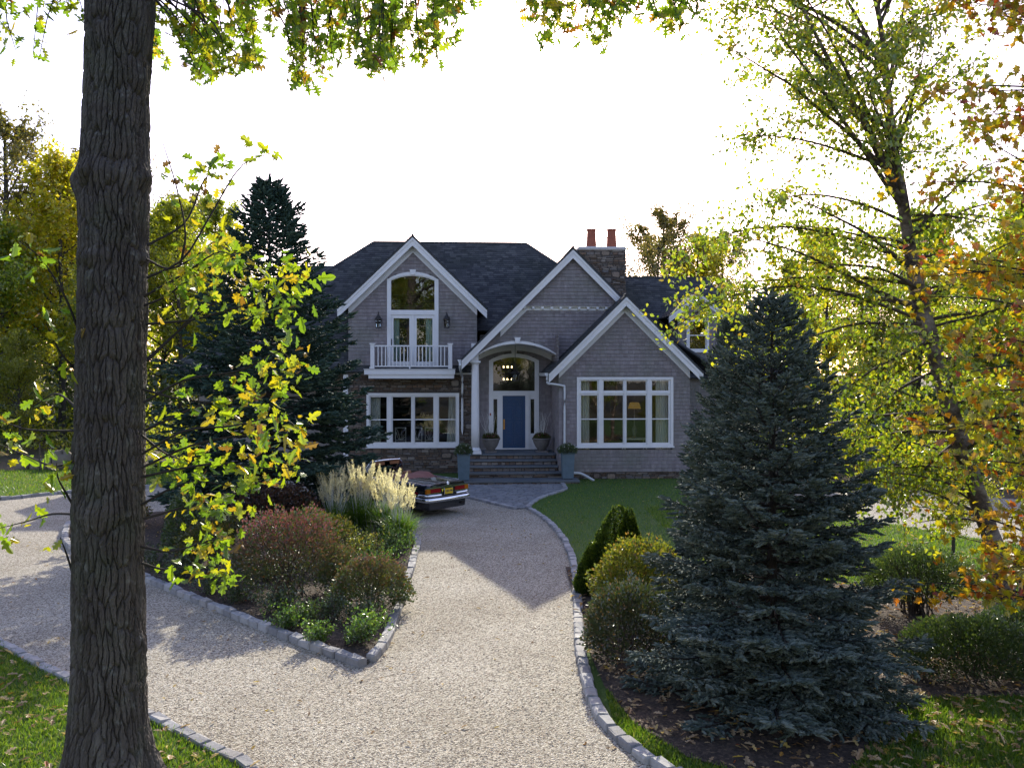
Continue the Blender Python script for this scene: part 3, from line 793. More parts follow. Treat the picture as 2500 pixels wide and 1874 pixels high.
t0, t1 = H(c4(461, 500), VD)[0], H(c4(924, 500), VD)[0]; tzs, tzc = H(c4(690, 287), VD)[1], H(c4(690, 233), VD)[1]
a = Acc(); box(a, du0 + tw, du1 - tw, VD, VD + .05, tz0 - .02, tz0); box(a, du0 + tw, t0, VD, VD + .05, tz0, dzs); box(a, t1, du1 - tw, VD, VD + .05, tz0, dzs)
arch_band(a, arch_pts(t0, t1, tzs, tzc), arch_pts(du0 + tw, du1 - tw, dzs, dzc - .15), VD, VD + .05); obj('transom_sash', a, 'white_paint', en)
a = Acc(); prism(a, [(t0, tz0), (t1, tz0)] + arch_pts(t0, t1, tzs, tzc)[::-1], VD + .02, VD + .028); obj('pane', a, 'window_glass', en)
for gx0, gx1, o0, o1 in ((470, 511, du0 + tw, dx0 - .17), (876, 916, dx1 + .17, du1 - tw)):
    g0, g1 = H(c4(gx0, 900), VD)[0], H(c4(gx1, 900), VD)[0]; z1_, z0_ = H(c4(690, 690), VD)[1], H(c4(690, 1065), VD)[1]
    obj('sidelight', B((o0, o1, VD, VD + .05, z1_, dzt), (o0, o1, VD, VD + .05, dz0 + .05, z0_), (o0, g0, VD, VD + .05, z0_, z1_), (g1, o1, VD, VD + .05, z0_, z1_)), 'white_paint', en)
    pane(en, g0, g1, z0_, z1_, VD + .02)
    obj('panel', ring(Acc(), o0 + .05, o1 - .05, dz0 + .10, z0_ - .06, .035, VD - .012, VD - .002), 'white_paint', en)
zdb = dz0 + .05
door = obj('front_door', B((dx0 - .01, dx1 + .01, VD + .01, VD + .055, zdb + .003, dzt - .003)), 'blue_door', house)
dw = dx1 - dx0; dh = dzt - zdb
for (x0, x1, z0_, z1_) in ((.12, .47, .06, .24), (.53, .88, .06, .24), (.12, .47, .28, .50), (.53, .88, .28, .50), (.12, .47, .54, .78), (.53, .88, .54, .78), (.12, .88, .82, .94)):
    a = ring(Acc(), dx0 + x0 * dw, dx0 + x1 * dw, zdb + z0_ * dh, zdb + z1_ * dh, .03, VD - .006, VD + .0095)
    box(a, dx0 + x0 * dw + .055, dx0 + x1 * dw - .055, VD - .002, VD + .0095, zdb + z0_ * dh + .055, zdb + z1_ * dh - .055)
    obj('panel', a, 'blue_door', door)
hx = H(c4(585, 960), VD)[0]; hz1, hz0 = H(c4(0, 912), VD)[1], H(c4(0, 1022), VD)[1]
a = B((hx - .03, hx + .03, VD - .012, VD + .008, hz0, hz1)); tube(a, [(hx, VD - .012, hz0 + .06), (hx, VD - .06, hz0 + .09), (hx, VD - .06, hz1 - .12), (hx, VD - .012, hz1 - .09)], .014, 6); obj('handle', a, 'brass', door)
obj('house_plaque', B((H(c4(428, 0), VD)[0], H(c4(443, 0), VD)[0], VD - .065, VD - .052, H(c4(0, 872), VD)[1], H(c4(0, 843), VD)[1])), 'terracotta', en)
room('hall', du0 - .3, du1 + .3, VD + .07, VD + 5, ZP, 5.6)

# ---------- porch: column, arch, vault, centre gable
vc = VC - .02
cu = H(c4(271, 900), vc)[0]; cz1 = H(c4(271, 292), vc)[1]; czb = ZP
col = obj('porch_column', Acc(), 'white_paint', house, True)
a = Acc(); r = .158; hcol = cz1 - czb
lathe(a, [(r * 1.0, czb + .24), (r * 1.0, czb + .3 * hcol), (r * .97, czb + .6 * hcol), (r * .86, cz1 - .10), (r * .86, cz1 - .06), (r * 1.0, cz1 - .05), (r * 1.05, cz1)], 28, cu, vc)
col.data = a.mesh('porch_column', True); col.data.materials.append(MT('white_paint'))
a = Acc(); lathe(a, [(r * 1.32, czb + .1), (r * 1.36, czb + .14), (r * 1.28, czb + .19), (r * 1.1, czb + .205), (r * 1.02, czb + .24)], 28, cu, vc); obj('base_moulding', a, 'white_paint', col, True)
obj('plinth', B((cu - .23, cu + .23, vc - .23, vc + .23, czb, czb + .10)), 'white_paint', col)
obj('capital', B((cu - .2, cu + .2, vc - .2, vc + .2, cz1 + .002, cz1 + .07)), 'white_paint', col)
voC = VC - .38
apexC = H(c2(1103, 95), voC); tipCL = H(c2(100, 1095), voC); slC = (apexC[1] - tipCL[1]) / (apexC[0] - tipCL[0])
tipCR = (2 * apexC[0] - tipCL[0], tipCL[1])
au0, au1 = H(c2(252, 1075), VC)[0], uD1 - .01
azs = H(c2(252, 1050), VC)[1]; azc = H(c2(600, 930), VC)[1]; azs = azs - .02
obj('porch_post', B((cu - .155, au0, VC - .05, VC + .2, cz1 + .072, azs + .45)), 'white_paint', house)
zbr = H(c2(1000, 615), VC - .1)[1]
def loC(z): return max(cu - .15, apexC[0] - (apexC[1] - .12 - z) / slC)
def hiC(z): return min(5.4, apexC[0] + (apexC[1] - .12 - z) / slC)
zin = azc - .1
def holeA(z):
    if z < azs: return (au0, au1 + .05)
    if z < azc - .02:
        h = azc - azs; c = (au1 - au0) / 2; r_ = (c * c + h * h) / (2 * h); d = z - (azc - r_); q = math.sqrt(max(r_ * r_ - d * d, 0)); m_ = (au0 + au1) / 2
        return (m_ - q + .03, m_ + q - .03)
a = Acc(); shingles(a, front(VC), cz1 + .1, zbr - .16, lambda z: max(loC(z), cu - .1), hiC, [holeA]); obj('shingle_wall', a, 'cedar_shingle', house, kind='stuff')
a = Acc(); shingles(a, front(VC - .16), zbr - .005, apexC[1] - .2, loC, hiC, []); obj('shingle_wall', a, 'cedar_shingle', house, kind='stuff')
b0, b1 = H(c2(650, 640), VC)[0], H(c2(1440, 640), VC)[0]
obj('bracket_band', B((b0 - .1, b1 + .25, VC - .03, VC - .001, zbr - .17, zbr - .01), (b0 - .05, b1 + .25, VC - .155, VC - .03, zbr - .035, zbr - .008)), 'white_paint', house)
for x in (668, 745, 827, 910, 992, 1075, 1157, 1238, 1322, 1400):
    bu = H(c2(x, 635), VC - .1)[0]; a = Acc()
    prism_x(a, [(VC - .032, zbr - .14), (VC - .15, zbr - .12), (VC - .15, zbr - .036), (VC - .032, zbr - .036)], bu - .05, bu + .05); obj('bracket', a, 'white_paint', house)
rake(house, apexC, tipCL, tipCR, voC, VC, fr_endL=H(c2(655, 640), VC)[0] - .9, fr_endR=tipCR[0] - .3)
gable_roof('gable_roof', (apexC[0], apexC[1] + .045), (tipCL[0] - .03, tipCL[1] + .015), (tipCR[0] + .03, tipCR[1] + .015), voC - .05, 8.0)
a = Acc(); arch_band(a, arch_pts(au0, au1, azs, azc - .11, 22), arch_pts(au0 - .03, au1 + .03, azs + .03, azc, 22), VC - .09, VC + .1); obj('arch_trim', a, 'white_paint', house)
a = Acc(); arch_band(a, arch_pts(au0, au1, azs - .005, azc - .115, 22), arch_pts(au0, au1, azs + .02, azc - .08, 22), VC + .1, VD - .002); obj('vault', a, 'white_paint', house)
a = Acc(); arch_band(a, arch_pts(au0, au1, azs - .2, azc - .33, 22), arch_pts(au0, au1, azs - .006, azc - .116, 22), VD - .06, VD - .004); obj('vault_frieze', a, 'white_paint', house)
am = (au0 + au1) / 2
a = Acc(); prism(a, [(am - .07, azc - .1), (am + .07, azc - .1), (am + .12, azc + .14), (am - .12, azc + .14)], VC - .14, VC - .1); obj('keystone', a, 'white_paint', house)
obj('porch_beam', B((cu - .12, cu + .12, vc + .2, VL, cz1 + .072, cz1 + .35)), 'white_paint', house)

# ---------- right gable
voR = VR - .38
apexR = H(c2(1583, 520), voR); tipRL = H(c2(885, 1215), voR); slR = (apexR[1] - tipRL[1]) / (apexR[0] - tipRL[0]); tipRR = (2 * apexR[0] - tipRL[0], tipRL[1])
uR0 = uD1; uR1 = 2 * apexR[0] - uR0
rw0, rw1 = H(c5(301, 600), VR)[0], H(c5(1519, 600), VR)[0]; rz1, rz0 = H(c5(900, 209), VR)[1], H(c5(900, 1080), VR)[1]
zfd = H(c5(700, 1405), VR)[1]
a = Acc(); shingles(a, front(VR), zfd, apexR[1] - .2, lambda z: max(uR0, apexR[0] - (apexR[1] - .12 - z) / slR), lambda z: min(uR1, apexR[0] + (apexR[1] - .12 - z) / slR), [rect_hole(rw0 + .03, rw1 - .03, rz0 - .1, rz1 - .02)])
obj('shingle_wall', a, 'cedar_shingle', house, kind='stuff')
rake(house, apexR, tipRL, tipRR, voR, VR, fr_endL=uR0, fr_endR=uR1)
gable_roof('gable_roof', (apexR[0], apexR[1] + .045), (tipRL[0] - .03, tipRL[1] + .015), (tipRR[0] + .03, tipRR[1] + .015), voR - .05, 7.0)
gl = [(H(c5(x0, 800), VR)[0], H(c5(x1, 800), VR)[0]) for x0, x1 in ((355, 561), (640, 885), (931, 1175), (1252, 1461))]
big_window('living_room_window', VR, rw0, rw1, rz0, rz1, gl, [(H(c5(900, 1038), VR)[1], H(c5(900, 440), VR)[1]), (H(c5(900, 378), VR)[1], H(c5(900, 256), VR)[1])], H(c5(900, 738), VR)[1])
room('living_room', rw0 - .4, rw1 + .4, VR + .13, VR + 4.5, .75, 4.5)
FND = obj('foundation', B((uR0 + .02, uR1 - .02, VR + .03, VR + .15, -.05, zfd)), 'mortar', house)
stone_wall(FND, front(VR + .03), uR0 + .02, uR1 - .02, 0.0, zfd, [], rs, 40)

# ---------- main roof, right wing, chimney, dormer
vr = 8.4
rA = HP(912, 590, vr); rB = HP(1284, 596, vr); zr = (rA[1] + rB[1]) / 2
ze, ve = 4.15, 2.15
k = (zr - ze) / (vr - ve); hip = .80
eL, eR = rA[0] - (zr - ze) / hip, rB[0] + (zr - ze) / hip
zs_ = ze + 1.75; vs_ = ve + (zs_ - ze) / k; fA = (zs_ - ze) / (zr - ze); lA, lB = eL + (rA[0] - eL) * fA, eR + (rB[0] - eR) * fA
roof('main_roof', [(lA, vs_, zs_), (lB, vs_, zs_), (rB[0], vr, zr), (rA[0], vr, zr)])
roof('main_roof', [(eL, ve, ze), (U(1150, 2.2), ve, ze), (U(1150, 2.2), vs_, zs_), (lA, vs_, zs_)])
roof('main_roof', [(eR, 2 * vr - ve, ze), (eL, 2 * vr - ve, ze), (rA[0], vr, zr), (rB[0], vr, zr)])
roof('hip_roof', [(eL, 2 * vr - ve, ze), (eL, ve, ze), (rA[0], vr, zr)])
roof('hip_roof', [(eR, ve, ze), (eR, 2 * vr - ve, ze), (rB[0], vr, zr)])
a = Acc(); tube(a, [(rA[0], vr, zr), (rB[0], vr, zr)], .06, 6); tube(a, [(rA[0], vr, zr), (eL, ve, ze)], .06, 6); tube(a, [(rB[0], vr, zr), (eR, ve, ze)], .06, 6); obj('ridge_cap', a, 'roof_shingle', house)
# low roof behind the left hip
rC = HP(836, 649, vr + 1); roof('wing_roof', [(rC[0] - 3, ve + 2.6, 4.2), (rC[0] + .8, ve + 2.6, 4.2), (rC[0] + .8, vr + 1, rC[1]), (rC[0] - 3, vr + 1, rC[1])])
roof('wing_roof', [(rC[0] + .8, 2 * vr, 4.2), (rC[0] - 3, 2 * vr, 4.2), (rC[0] - 3, vr + 1, rC[1]), (rC[0] + .8, vr + 1, rC[1])])
# body walls behind
plain('far_shingle', (.27, .245, .235), .9, var=.15, nscale=8)
obj('rear_wall', B((eL + .5, eR + 3, 2 * vr - ve - .5, 2 * vr - ve - .3, 0, ze)), 'far_shingle', house)
obj('side_wall', B((eL + .5, eL + .7, VL + 2.7, 2 * vr - ve - .5, 0, ze), (uLl, uLl + .2, VL + .13, VL + 2.8, 0, apexL[1] - (apexL[0] - uLl) * slL - .05), (eL + .7, uLl + .0, VL + 2.6, VL + 2.8, 0, ze)), 'far_shingle', house)
obj('gable_side_wall', B((uLr - .12, uLr - .01, VL + .02, VL + 3, zf1, apexL[1] - (uLr - apexL[0]) * slL - .05)), 'far_shingle', house)
wv = 8.2
rw_ = HP(1600, 678, wv)[1]; wr0, wr1 = HP(1440, 678, wv)[0], HP(1725, 678, wv)[0]
wze, wve = 3.9, 3.0
roof('wing_roof', [(wr0, wve, wze), (wr1 + 2.2, wve, wze), (wr1, wv, rw_), (wr0, wv, rw_)])
roof('wing_roof', [(wr1 + 2.2, 2 * wv - wve, wze), (wr0, 2 * wv - wve, wze), (wr0, wv, rw_), (wr1, wv, rw_)])
roof('hip_roof', [(wr1 + 2.2, wve, wze), (wr1 + 2.2, 2 * wv - wve, wze), (wr1, wv, rw_)])
a = Acc(); tube(a, [(wr0, wv, rw_), (wr1, wv, rw_)], .06, 6); obj('ridge_cap', a, 'roof_shingle', house)
a = Acc(); shingles(a, front(wve + .35), .3, wze, lambda z: uR1 - .2, lambda z: wr1 + 1.9, []); obj('shingle_wall', a, 'cedar_shingle', house, kind='stuff')
a = Acc(); obj('side_wall', B((uR1 - .12, uR1 - .01, VR + .02, wve + .4, .2, apexR[1] - (uR1 - apexR[0]) * slR - .05), (wr1 + 1.7, wr1 + 1.9, wve + .36, 2 * wv - wve - .4, 0, wze)), 'far_shingle', house)
# dormer
vd = 3.9
def c6(x, y): return (1380 + x / 5.18, 540 + y / 5.18)
dmx0, dmx1 = H(c6(1530, 1400), vd)[0], H(c6(1815, 1400), vd)[0]; dm0, dm1 = H(c6(1425, 1400), vd)[0], H(c6(1920, 1400), vd)[0]; dmc = (dmx0 + dmx1) / 2
dwz1, dwz0 = H(c6(1600, 1235), vd)[1], H(c6(1600, 1640), vd)[1]; apD = (dmc, H(c6(1690, 905), vd - .25)[1])
tipDL = (dm0 - .45, H(c6(1310, 1205), vd - .25)[1]); slD = (apD[1] - tipDL[1]) / (apD[0] - tipDL[0]); tipDR = (2 * dmc - tipDL[0], tipDL[1]); dm1 = 2 * dmc - dm0
a = Acc(); shingles(a, front(vd), dwz0 - .6, apD[1] - .2, lambda z: max(dm0, dmc - (apD[1] - .1 - z) / slD), lambda z: min(dm1, dmc + (apD[1] - .1 - z) / slD), [rect_hole(dmx0 + .03, dmx1 - .03, dwz0, dwz1)]); obj('shingle_wall', a, 'cedar_shingle', house, kind='stuff')
a = Acc(); shingles(a, facing_left(dm0), dwz0 - .6, tipDL[1] - .1, lambda z: -(vd + 3.0), lambda z: -vd, []); obj('shingle_wall', a, 'cedar_shingle', house, kind='stuff')
rake(house, apD, tipDL, tipDR, vd - .25, vd, fr_endL=dm0, fr_endR=dm1, w1=.12, w2=.09, frieze=.1)
gable_roof('dormer_roof', (apD[0], apD[1] + .04), (tipDL[0] - .02, tipDL[1] + .015), (tipDR[0] + .02, tipDR[1] + .015), vd - .28, 7.8)
g0, g1 = H(c6(1575, 1400), vd)[0], H(c6(1772, 1400), vd)[0]; zt_, zb_ = H(c6(1600, 1272), vd)[1], H(c6(1600, 1612), vd)[1]
big_window('dormer_window', vd, dmx0, dmx1, dwz0, dwz1, [(g0, g1)], [(zb_, zt_)], (zt_ + zb_) / 2)
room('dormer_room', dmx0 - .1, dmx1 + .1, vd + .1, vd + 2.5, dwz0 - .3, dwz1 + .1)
# chimney
vch = 5.6
ch0, ch1 = HP(1412, 650, vch)[0], HP(1528, 650, vch)[0]; czt = HP(1470, 610, vch)[1]
CH = obj('chimney', B((ch0 + .02, ch1 - .02, vch + .02, vch + 1.1, 3.5, czt)), 'mortar', house)
rs2 = np.random.default_rng(31)
stone_wall(CH, front(vch + .02), ch0 + .02, ch1 - .02, 6.3, czt, [], rs2, 110)
stone_wall(CH, facing_left(ch0 + .02), -(vch + 1.1), -(vch + .02), 6.3, czt, [], rs2, 0)
stone_wall(CH, lambda s, z, off: (ch1 - .02 + off, s, z), vch + .02, vch + 1.1, 6.3, czt, [], rs2, 0)
V, F = cbox(ch1 - ch0 + .06, 1.2, .17, .06, rs2, .008); obj('chimney_cap', Acc().addl(V + [(ch0 + ch1) / 2, vch + .56, czt + .06], F), 'chimney_cap', CH, True)
for px_ in (1444, 1493.5):
    pu = HP(px_, 590, vch + .5)[0]; zb_, zt_ = czt + .13, HP(px_, 559, vch + .5)[1]; a = Acc()
    lathe(a, [(.235, zb_), (.235, zb_ + .03), (.19, zt_ - .09), (.215, zt_ - .08), (.215, zt_ - .01), (.2, zt_), (.16, zt_), (.16, zt_ - .3)], 24, pu, vch + .55); obj('chimney_pot', a, 'terracotta', CH)
# gutters and downspouts
def pipe(name, pts, r=.042): a = Acc(); tube(a, spline(pts, 40), r, 8); return obj(name, a, 'gutter_metal', house, True)
gv = voR + .05; gu, gz = tipRL[0] - .06, tipRL[1] - .03
a = Acc(); prism(a, [(gu - .1, gz + .02), (gu + .04, gz + .02), (gu + .03, gz - .1), (gu - .05, gz - .1)], gv, VD - .1); obj('gutter', a, 'gutter_metal', house)
e1 = H(c4(1060, 500), voR + .1); e2 = H(c4(1100, 515), VR - .25); e3 = H(c4(1225, 545), VR - .1); e4 = H(c4(1247, 570), VR - .08); e5 = H(c4(1247, 1160), VR - .08)
pipe('downspout', [(e1[0], gv + .1, gz - .08), (e1[0] + .01, gv + .1, e1[1] - .05), (e2[0] + .05, VR - .22, e2[1] - .03), (e3[0], VR - .1, e3[1]), (e4[0], VR - .08, e4[1] - .06), (e5[0], VR - .08, 2.0), (e5[0], VR - .08, .6), (e5[0] + .03, VR - .08, .35)])
pe = [(e5[0] + .25, VR - .25, .30), (e5[0] + .62, VR - .3, .27), (e5[0] + .95, VR - .55, .10), (e5[0] + 1.05, VR - .62, .045)]
a = Acc(); tube(a, spline([(e5[0] + .03, VR - .08, .34)] + pe, 20), .05, 8); obj('downspout_elbow', a, 'gutter_metal', house, True)
gu2, gz2 = tipCL[0] - .06, tipCL[1] - .03
a = Acc(); prism(a, [(gu2 - .1, gz2 + .02), (gu2 + .04, gz2 + .02), (gu2 + .03, gz2 - .1), (gu2 - .05, gz2 - .1)], voC + .03, VL - .05); obj('gutter', a, 'gutter_metal', house)
e6 = H(c3(1540, 300), VL - .1)[0]
pipe('downspout', [(gu2, voC + .12, gz2 - .06), (gu2, voC + .12, gz2 - .3), (e6 - .02, VL - .14, zf1 - .25), (e6, VL - .1, zf0 - .3), (e6, VL - .1, 2), (e6, VL - .1, .15)], .048)

# ---------- things inside seen through the glass
def curtain(name, label, mat, u0, u1, v, z0, z1, folds, flare=0.0):
    n = 60; x = np.linspace(0, 1, n); a = Acc(); rows = 8
    V = []
    for j in range(rows):
        t = j / (rows - 1); zz = z0 + (z1 - z0) * t; e = flare * (1 - t) ** 1.5
        for side in (0, .012):
            for i in range(n): V.append((u0 - (e if flare < 0 else 0) * -1 * 0 + (u1 - u0) * x[i] * (1 + 0 * t) + e * (x[i] - .5), v + side + .035 * math.sin(x[i] * folds * 2 * math.pi) * (1.1 - .3 * t), zz))
    F = []
    for j in range(rows - 1):
        for i in range(n - 1):
            p = j * 2 * n + i; F += [[p, p + 1, p + 2 * n + 1, p + 2 * n], [p + n + 1, p + n, p + 3 * n, p + 3 * n + 1]]
        p = j * 2 * n; F += [[p + n, p, p + 2 * n, p + 3 * n], [p + n - 1, p + 2 * n - 1, p + 4 * n - 1, p + 3 * n - 1]]
    o = obj(name, Acc().addl(V, F), mat, None, True); o.location = house.location; o.rotation_euler = house.rotation_euler
    return tag(o, label, 'curtain', 'curtains inside the windows')
cu_ = lambda x, v: H(c1(x, 1300), v)[0]
zt_ = H(c1(955, 1080), VL)[1]
curtain('curtain', 'pale aqua curtain behind the left leaf of the balcony door', 'curtain_aqua', cu_(738, VL + .2), cu_(806, VL + .2), VL + .2, zDeck + .05, zt_ + .1, 4)
curtain('curtain', 'pale aqua curtain behind the right leaf of the balcony door', 'curtain_aqua', cu_(1105, VL + .2), cu_(1185, VL + .2), VL + .2, zDeck + .05, zt_ + .1, 4)
c3u = lambda x: H(c3(x, 800), VL + .25)[0]; c5u = lambda x: H(c5(x, 800), VR + .25)[0]
curtain('curtain', 'pale curtain at the left end of the window in the stone wall', 'curtain', c3u(290), c3u(436), VL + .25, .8, 3.3, 5)
curtain('curtain', 'pale curtain at the right end of the window in the stone wall', 'curtain', c3u(1360), c3u(1470), VL + .25, .8, 3.3, 4, .25)
curtain('curtain', 'white curtain at the left end of the large window in the right gable', 'curtain', c5u(335), c5u(460), VR + .25, .9, 4.4, 5)
curtain('curtain', 'white curtain at the right end of the large window in the right gable', 'curtain', c5u(1300), c5u(1480), VR + .25, .9, 4.4, 6)
def hw(u, v, z=0): return (HO[0] + u * cP - v * sP, HO[1] + u * sP + v * cP, z)
def fret_chair(u, v, zf, label):
    r = empty('dining_chair', hw(u, v, zf), PHI, label, 'chair', 'dining chairs behind the stone wall window')
    obj('seat', B((-.23, .23, 0, .45, .42, .47)), 'curtain_aqua', r)
    for x in (-.2, .2):
        obj('leg', B((x - .02, x + .02, .40, .44, 0, .42)), 'chair_white', r); obj('leg', B((x - .02, x + .02, -.02, .02, 0, .42)), 'chair_white', r)
    obj('backrest', ring(Acc(), -.23, .23, .50, 1.22, .035, -.02, .02), 'chair_white', r)
    a = Acc(); rr = np.random.default_rng(int((u + 20) * 100))
    for k in range(9):
        x0 = rr.uniform(-.05, .05); p = [(x0, 0, .70)]
        ang = math.pi / 2 + (k - 4) * .27
        for s in range(4): ang += rr.normal(0, .15); p.append((p[-1][0] + .13 * math.cos(ang), 0, p[-1][2] + .13 * math.sin(ang)))
        p = [q for q in p if abs(q[0]) < .2 and q[2] < 1.19]
        if len(p) > 1: tube(a, p, .011, 4)
    box(a, -.2, .2, -.015, .015, .67, .70); obj('fretwork', a, 'chair_white', r)
for x, lb in ((708, 'pale fretwork dining chair behind the second pane from the left'), (925, 'pale fretwork dining chair half hidden by the middle mullion'), (1110, 'pale fretwork dining chair behind the third pane from the left')):
    fret_chair(H(c3(x, 900), VL + .9)[0], VL + .9, .615, lb)
# chandelier in the hall, table lamp in the living room, lantern under the porch vault
vch_ = VD + 1.3
chd = empty('chandelier', hw(H(c4(625, 420), vch_)[0], vch_, H(c4(625, 470), vch_)[1] - .1), PHI, 'lit chandelier glowing behind the arched glass over the blue door', 'chandelier')
a = Acc(); tube(a, [(0, 0, -.1), (0, 0, 1.1)], .012, 6); lathe(a, [(.01, -.12), (.05, -.06), (.02, 0), (.04, .2), (.02, .4), (.03, .5)], 10); obj('stem', a, 'black_metal', chd)
for zz in (.1, .62):
    for k in range(6):
        t = k * math.pi / 3 + .35; R_ = .2; x, y = R_ * math.cos(t), R_ * math.sin(t)
        a = Acc(); tube(a, spline([(0, 0, zz - .1), (x * .6, y * .6, zz - .16), (x, y, zz - .05)], 8), .008, 4); obj('arm', a, 'black_metal', chd)
        a = Acc(); lathe(a, [(.008, zz - .05), (.012, zz - .01), (.009, zz + .02), (.003, zz + .04)], 8, x, y); obj('bulb', a, 'lit_bulb', chd)
tl = empty('table_lamp', hw(H(c5(1030, 600), VR + 1.2)[0], VR + 1.2, .81), PHI, 'yellow shaded table lamp inside the large right window', 'lamp')
zs1, zs0 = H(c5(1030, 528), VR + 1.2)[1] - .81, H(c5(1030, 605), VR + 1.2)[1] - .81
a = Acc(); lathe(a, [(.26, zs0), (.18, zs1)], 20); obj('lamp_shade', a, 'lit_shade', tl)
a = Acc(); lathe(a, [(.14, .7), (.15, .73), (.05, .78), (.1, .95), (.11, 1.05), (.03, 1.2), (.012, zs0 + .02)], 16); obj('base', a, 'cast_stone', tl)
obj('side_table', B((-.5, .5, -.3, .3, .64, .70), (-.45, -.4, -.28, -.23, 0, .64), (.4, .45, -.28, -.23, 0, .64), (-.45, -.4, .23, .28, 0, .64), (.4, .45, .23, .28, 0, .64)), 'chair_white', tl)
vpn = 1.75
pu_, pzt = H(c4(707, 340), vpn); pzb = H(c4(707, 492), vpn)[1]
pl = lantern(None, 0, 0, pzt - pzb, 0, .42, False, 'porch_lantern', chain=(azc - .14) - pzt)
pl.location = hw(pu_, vpn, pzb); pl.rotation_euler.z = PHI
tag(pl, 'large dark lantern hanging on a chain under the arched porch', 'lantern')

# ---------- stone steps
st = empty('stone_steps', (HO[0], HO[1], 0), PHI, 'stone steps with bluestone treads leading up to the blue door', 'steps')
s0, s1 = U(1141, .5), uD1 - .03
fronts = [(.75, ZP, s0, s1, VD), (.35, ZP - .2, s0, s1, .8), (-.05, ZP - .4, s0, s1, .4), (-.45, ZP - .6, s0, s1 + .35, 0.0), (-1.42, ZP - .8, U(1108, -1.0), U(1414.5, -1.2), -.4)]
rs3 = np.random.default_rng(41)
for i, (vf, zt_, a0, a1, vb) in enumerate(fronts):
    core1 = min(a1, uD1 - .03) if vb > 0 else a1
    zz0 = max(zt_ - .26, -.03) if i < 4 else -.03
    cr = obj('riser', B((a0 + .04, core1 - .03, vf + .06, vb, zz0, zt_ - .062)), 'mortar', st)
    stone_wall(cr, front(vf + .06), a0 + .04, core1 - .03, max(zt_ - .2, 0), zt_ - .062, [], rs3, 14)
    nsl = {0: 4, 1: 3, 2: 3, 3: 3, 4: 6}[i]; cuts = [a0] + sorted(a0 + (a1 - a0) * (k + 1) / nsl + rs3.uniform(-.2, .2) for k in range(nsl - 1)) + [a1]
    for c0, c1_ in zip(cuts[:-1], cuts[1:]):
        ve_ = vb if i in (0,) else vb
        if i == 3: ve_ = min(vb, -.02) if c1_ > uD1 - .03 else vb
        obj('tread', B((c0 + .004, c1_ - .004, vf, ve_ - .003, zt_ - .06, zt_ + rs3.uniform(-.002, .002))), 'bluestone', st)
ZL = ZP - .8
# planters, urns
def box_planter(u, v, label):
    r = empty('box_planter', hw(u, v, ZL + .002), PHI, label, 'planter', 'tall planters flanking the steps')
    a = Acc(); w0, w1, hh = .20, .235, .99
    V = [(sx * ww, sy * ww, z) for z, ww in ((.03, w0), (hh - .05, w1)) for sx, sy in ((-1, -1), (1, -1), (1, 1), (-1, 1))]
    a.add(V, BOXF); obj('body', a, 'planter_zinc', r); obj('foot', B((-.17, .17, -.17, .17, 0, .03)), 'black_metal', r)
    obj('rim', ring_flat(w1 + .015, .05, hh - .05, hh), 'planter_zinc', r); obj('soil', B((-w1 + .04, w1 - .04, -w1 + .04, w1 - .04, hh - .045, hh - .02)), 'soil', r)
    return r
def ring_flat(h, t, z0, z1):
    return B((-h, h, -h, -h + t, z0, z1), (-h, h, h - t, h, z0, z1), (-h, -h + t, -h + t, h - t, z0, z1), (h - t, h, -h + t, h - t, z0, z1))
def Bp(x, y, v): return HP(1110 + x / 6.9125, 1060 + y / 6.9125, v)
pl1 = Bp(152, 750, -1.1)[0]; pl2 = Bp(1912, 740, -.95)[0]
box_planter(pl1, -1.1, 'tall blue-grey box planter left of the steps'); box_planter(pl2, -.85, 'tall blue-grey box planter right of the steps')
def urn(u, v, label):
    r = empty('urn', hw(u, v, ZP + .003), PHI, label, 'urn', 'stone urns by the door')
    obj('plinth', B((-.23, .23, -.23, .23, 0, .06)), 'cast_stone', r)
    a = Acc(); lathe(a, [(.13, .06), (.15, .09), (.17, .12), (.26, .24), (.33, .40), (.345, .47), (.37, .50), (.385, .525), (.385, .555), (.34, .56), (.32, .50)], 28); obj('bowl', a, 'cast_stone', r, True)
    a = Acc(); lathe(a, [(.05, .46), (.325, .505), (.30, .53), (.05, .545)], 16); obj('soil', a, 'soil', r)
ur1, ur2 = Bp(608, 200, 1.45)[0], Bp(1466, 200, 1.45)[0]
urn(ur1, 1.45, 'cast stone urn left of the blue door'); urn(ur2, 1.45, 'cast stone urn right of the blue door')
# ================================================================ the convertible
def car_mats():
    b = NB('car_paint'); b.pbsdf((.006, .008, .013), .25, None, .0, .5, 1.0); b.m.node_tree.nodes['Principled BSDF'].inputs['Coat Roughness'].default_value = .03
    plain('chrome', (.78, .79, .80), .08, 1.0, var=.03)
    plain('tyre', (.018, .018, .018), .85, var=.2)
    plain('top_cover', (.17, .060, .048), .75, var=.12, nscale=10, bump=.25, bscale=50)
    plain('tan_leather', (.25, .095, .035), .5, var=.12, nscale=8)
    plain('dark_trim', (.02, .014, .011), .7)
    plain('wood_trim', (.10, .035, .015), .35, var=.2)
    plain('red_lens', (.26, .008, .014), .15); plain('amber_lens', (.42, .13, .008), .15)
    plain('plate_yellow', (.72, .47, .01), .5, var=.03); plain('plate_ink', (.02, .03, .10), .5); plain('sticker_yellow', (.75, .68, .02), .5)
car_mats()
car = empty('convertible_car', (-1.86, 25.66, .009), RAD(50), 'black classic convertible with brown folded top parked before the steps', 'car')
CW = .89
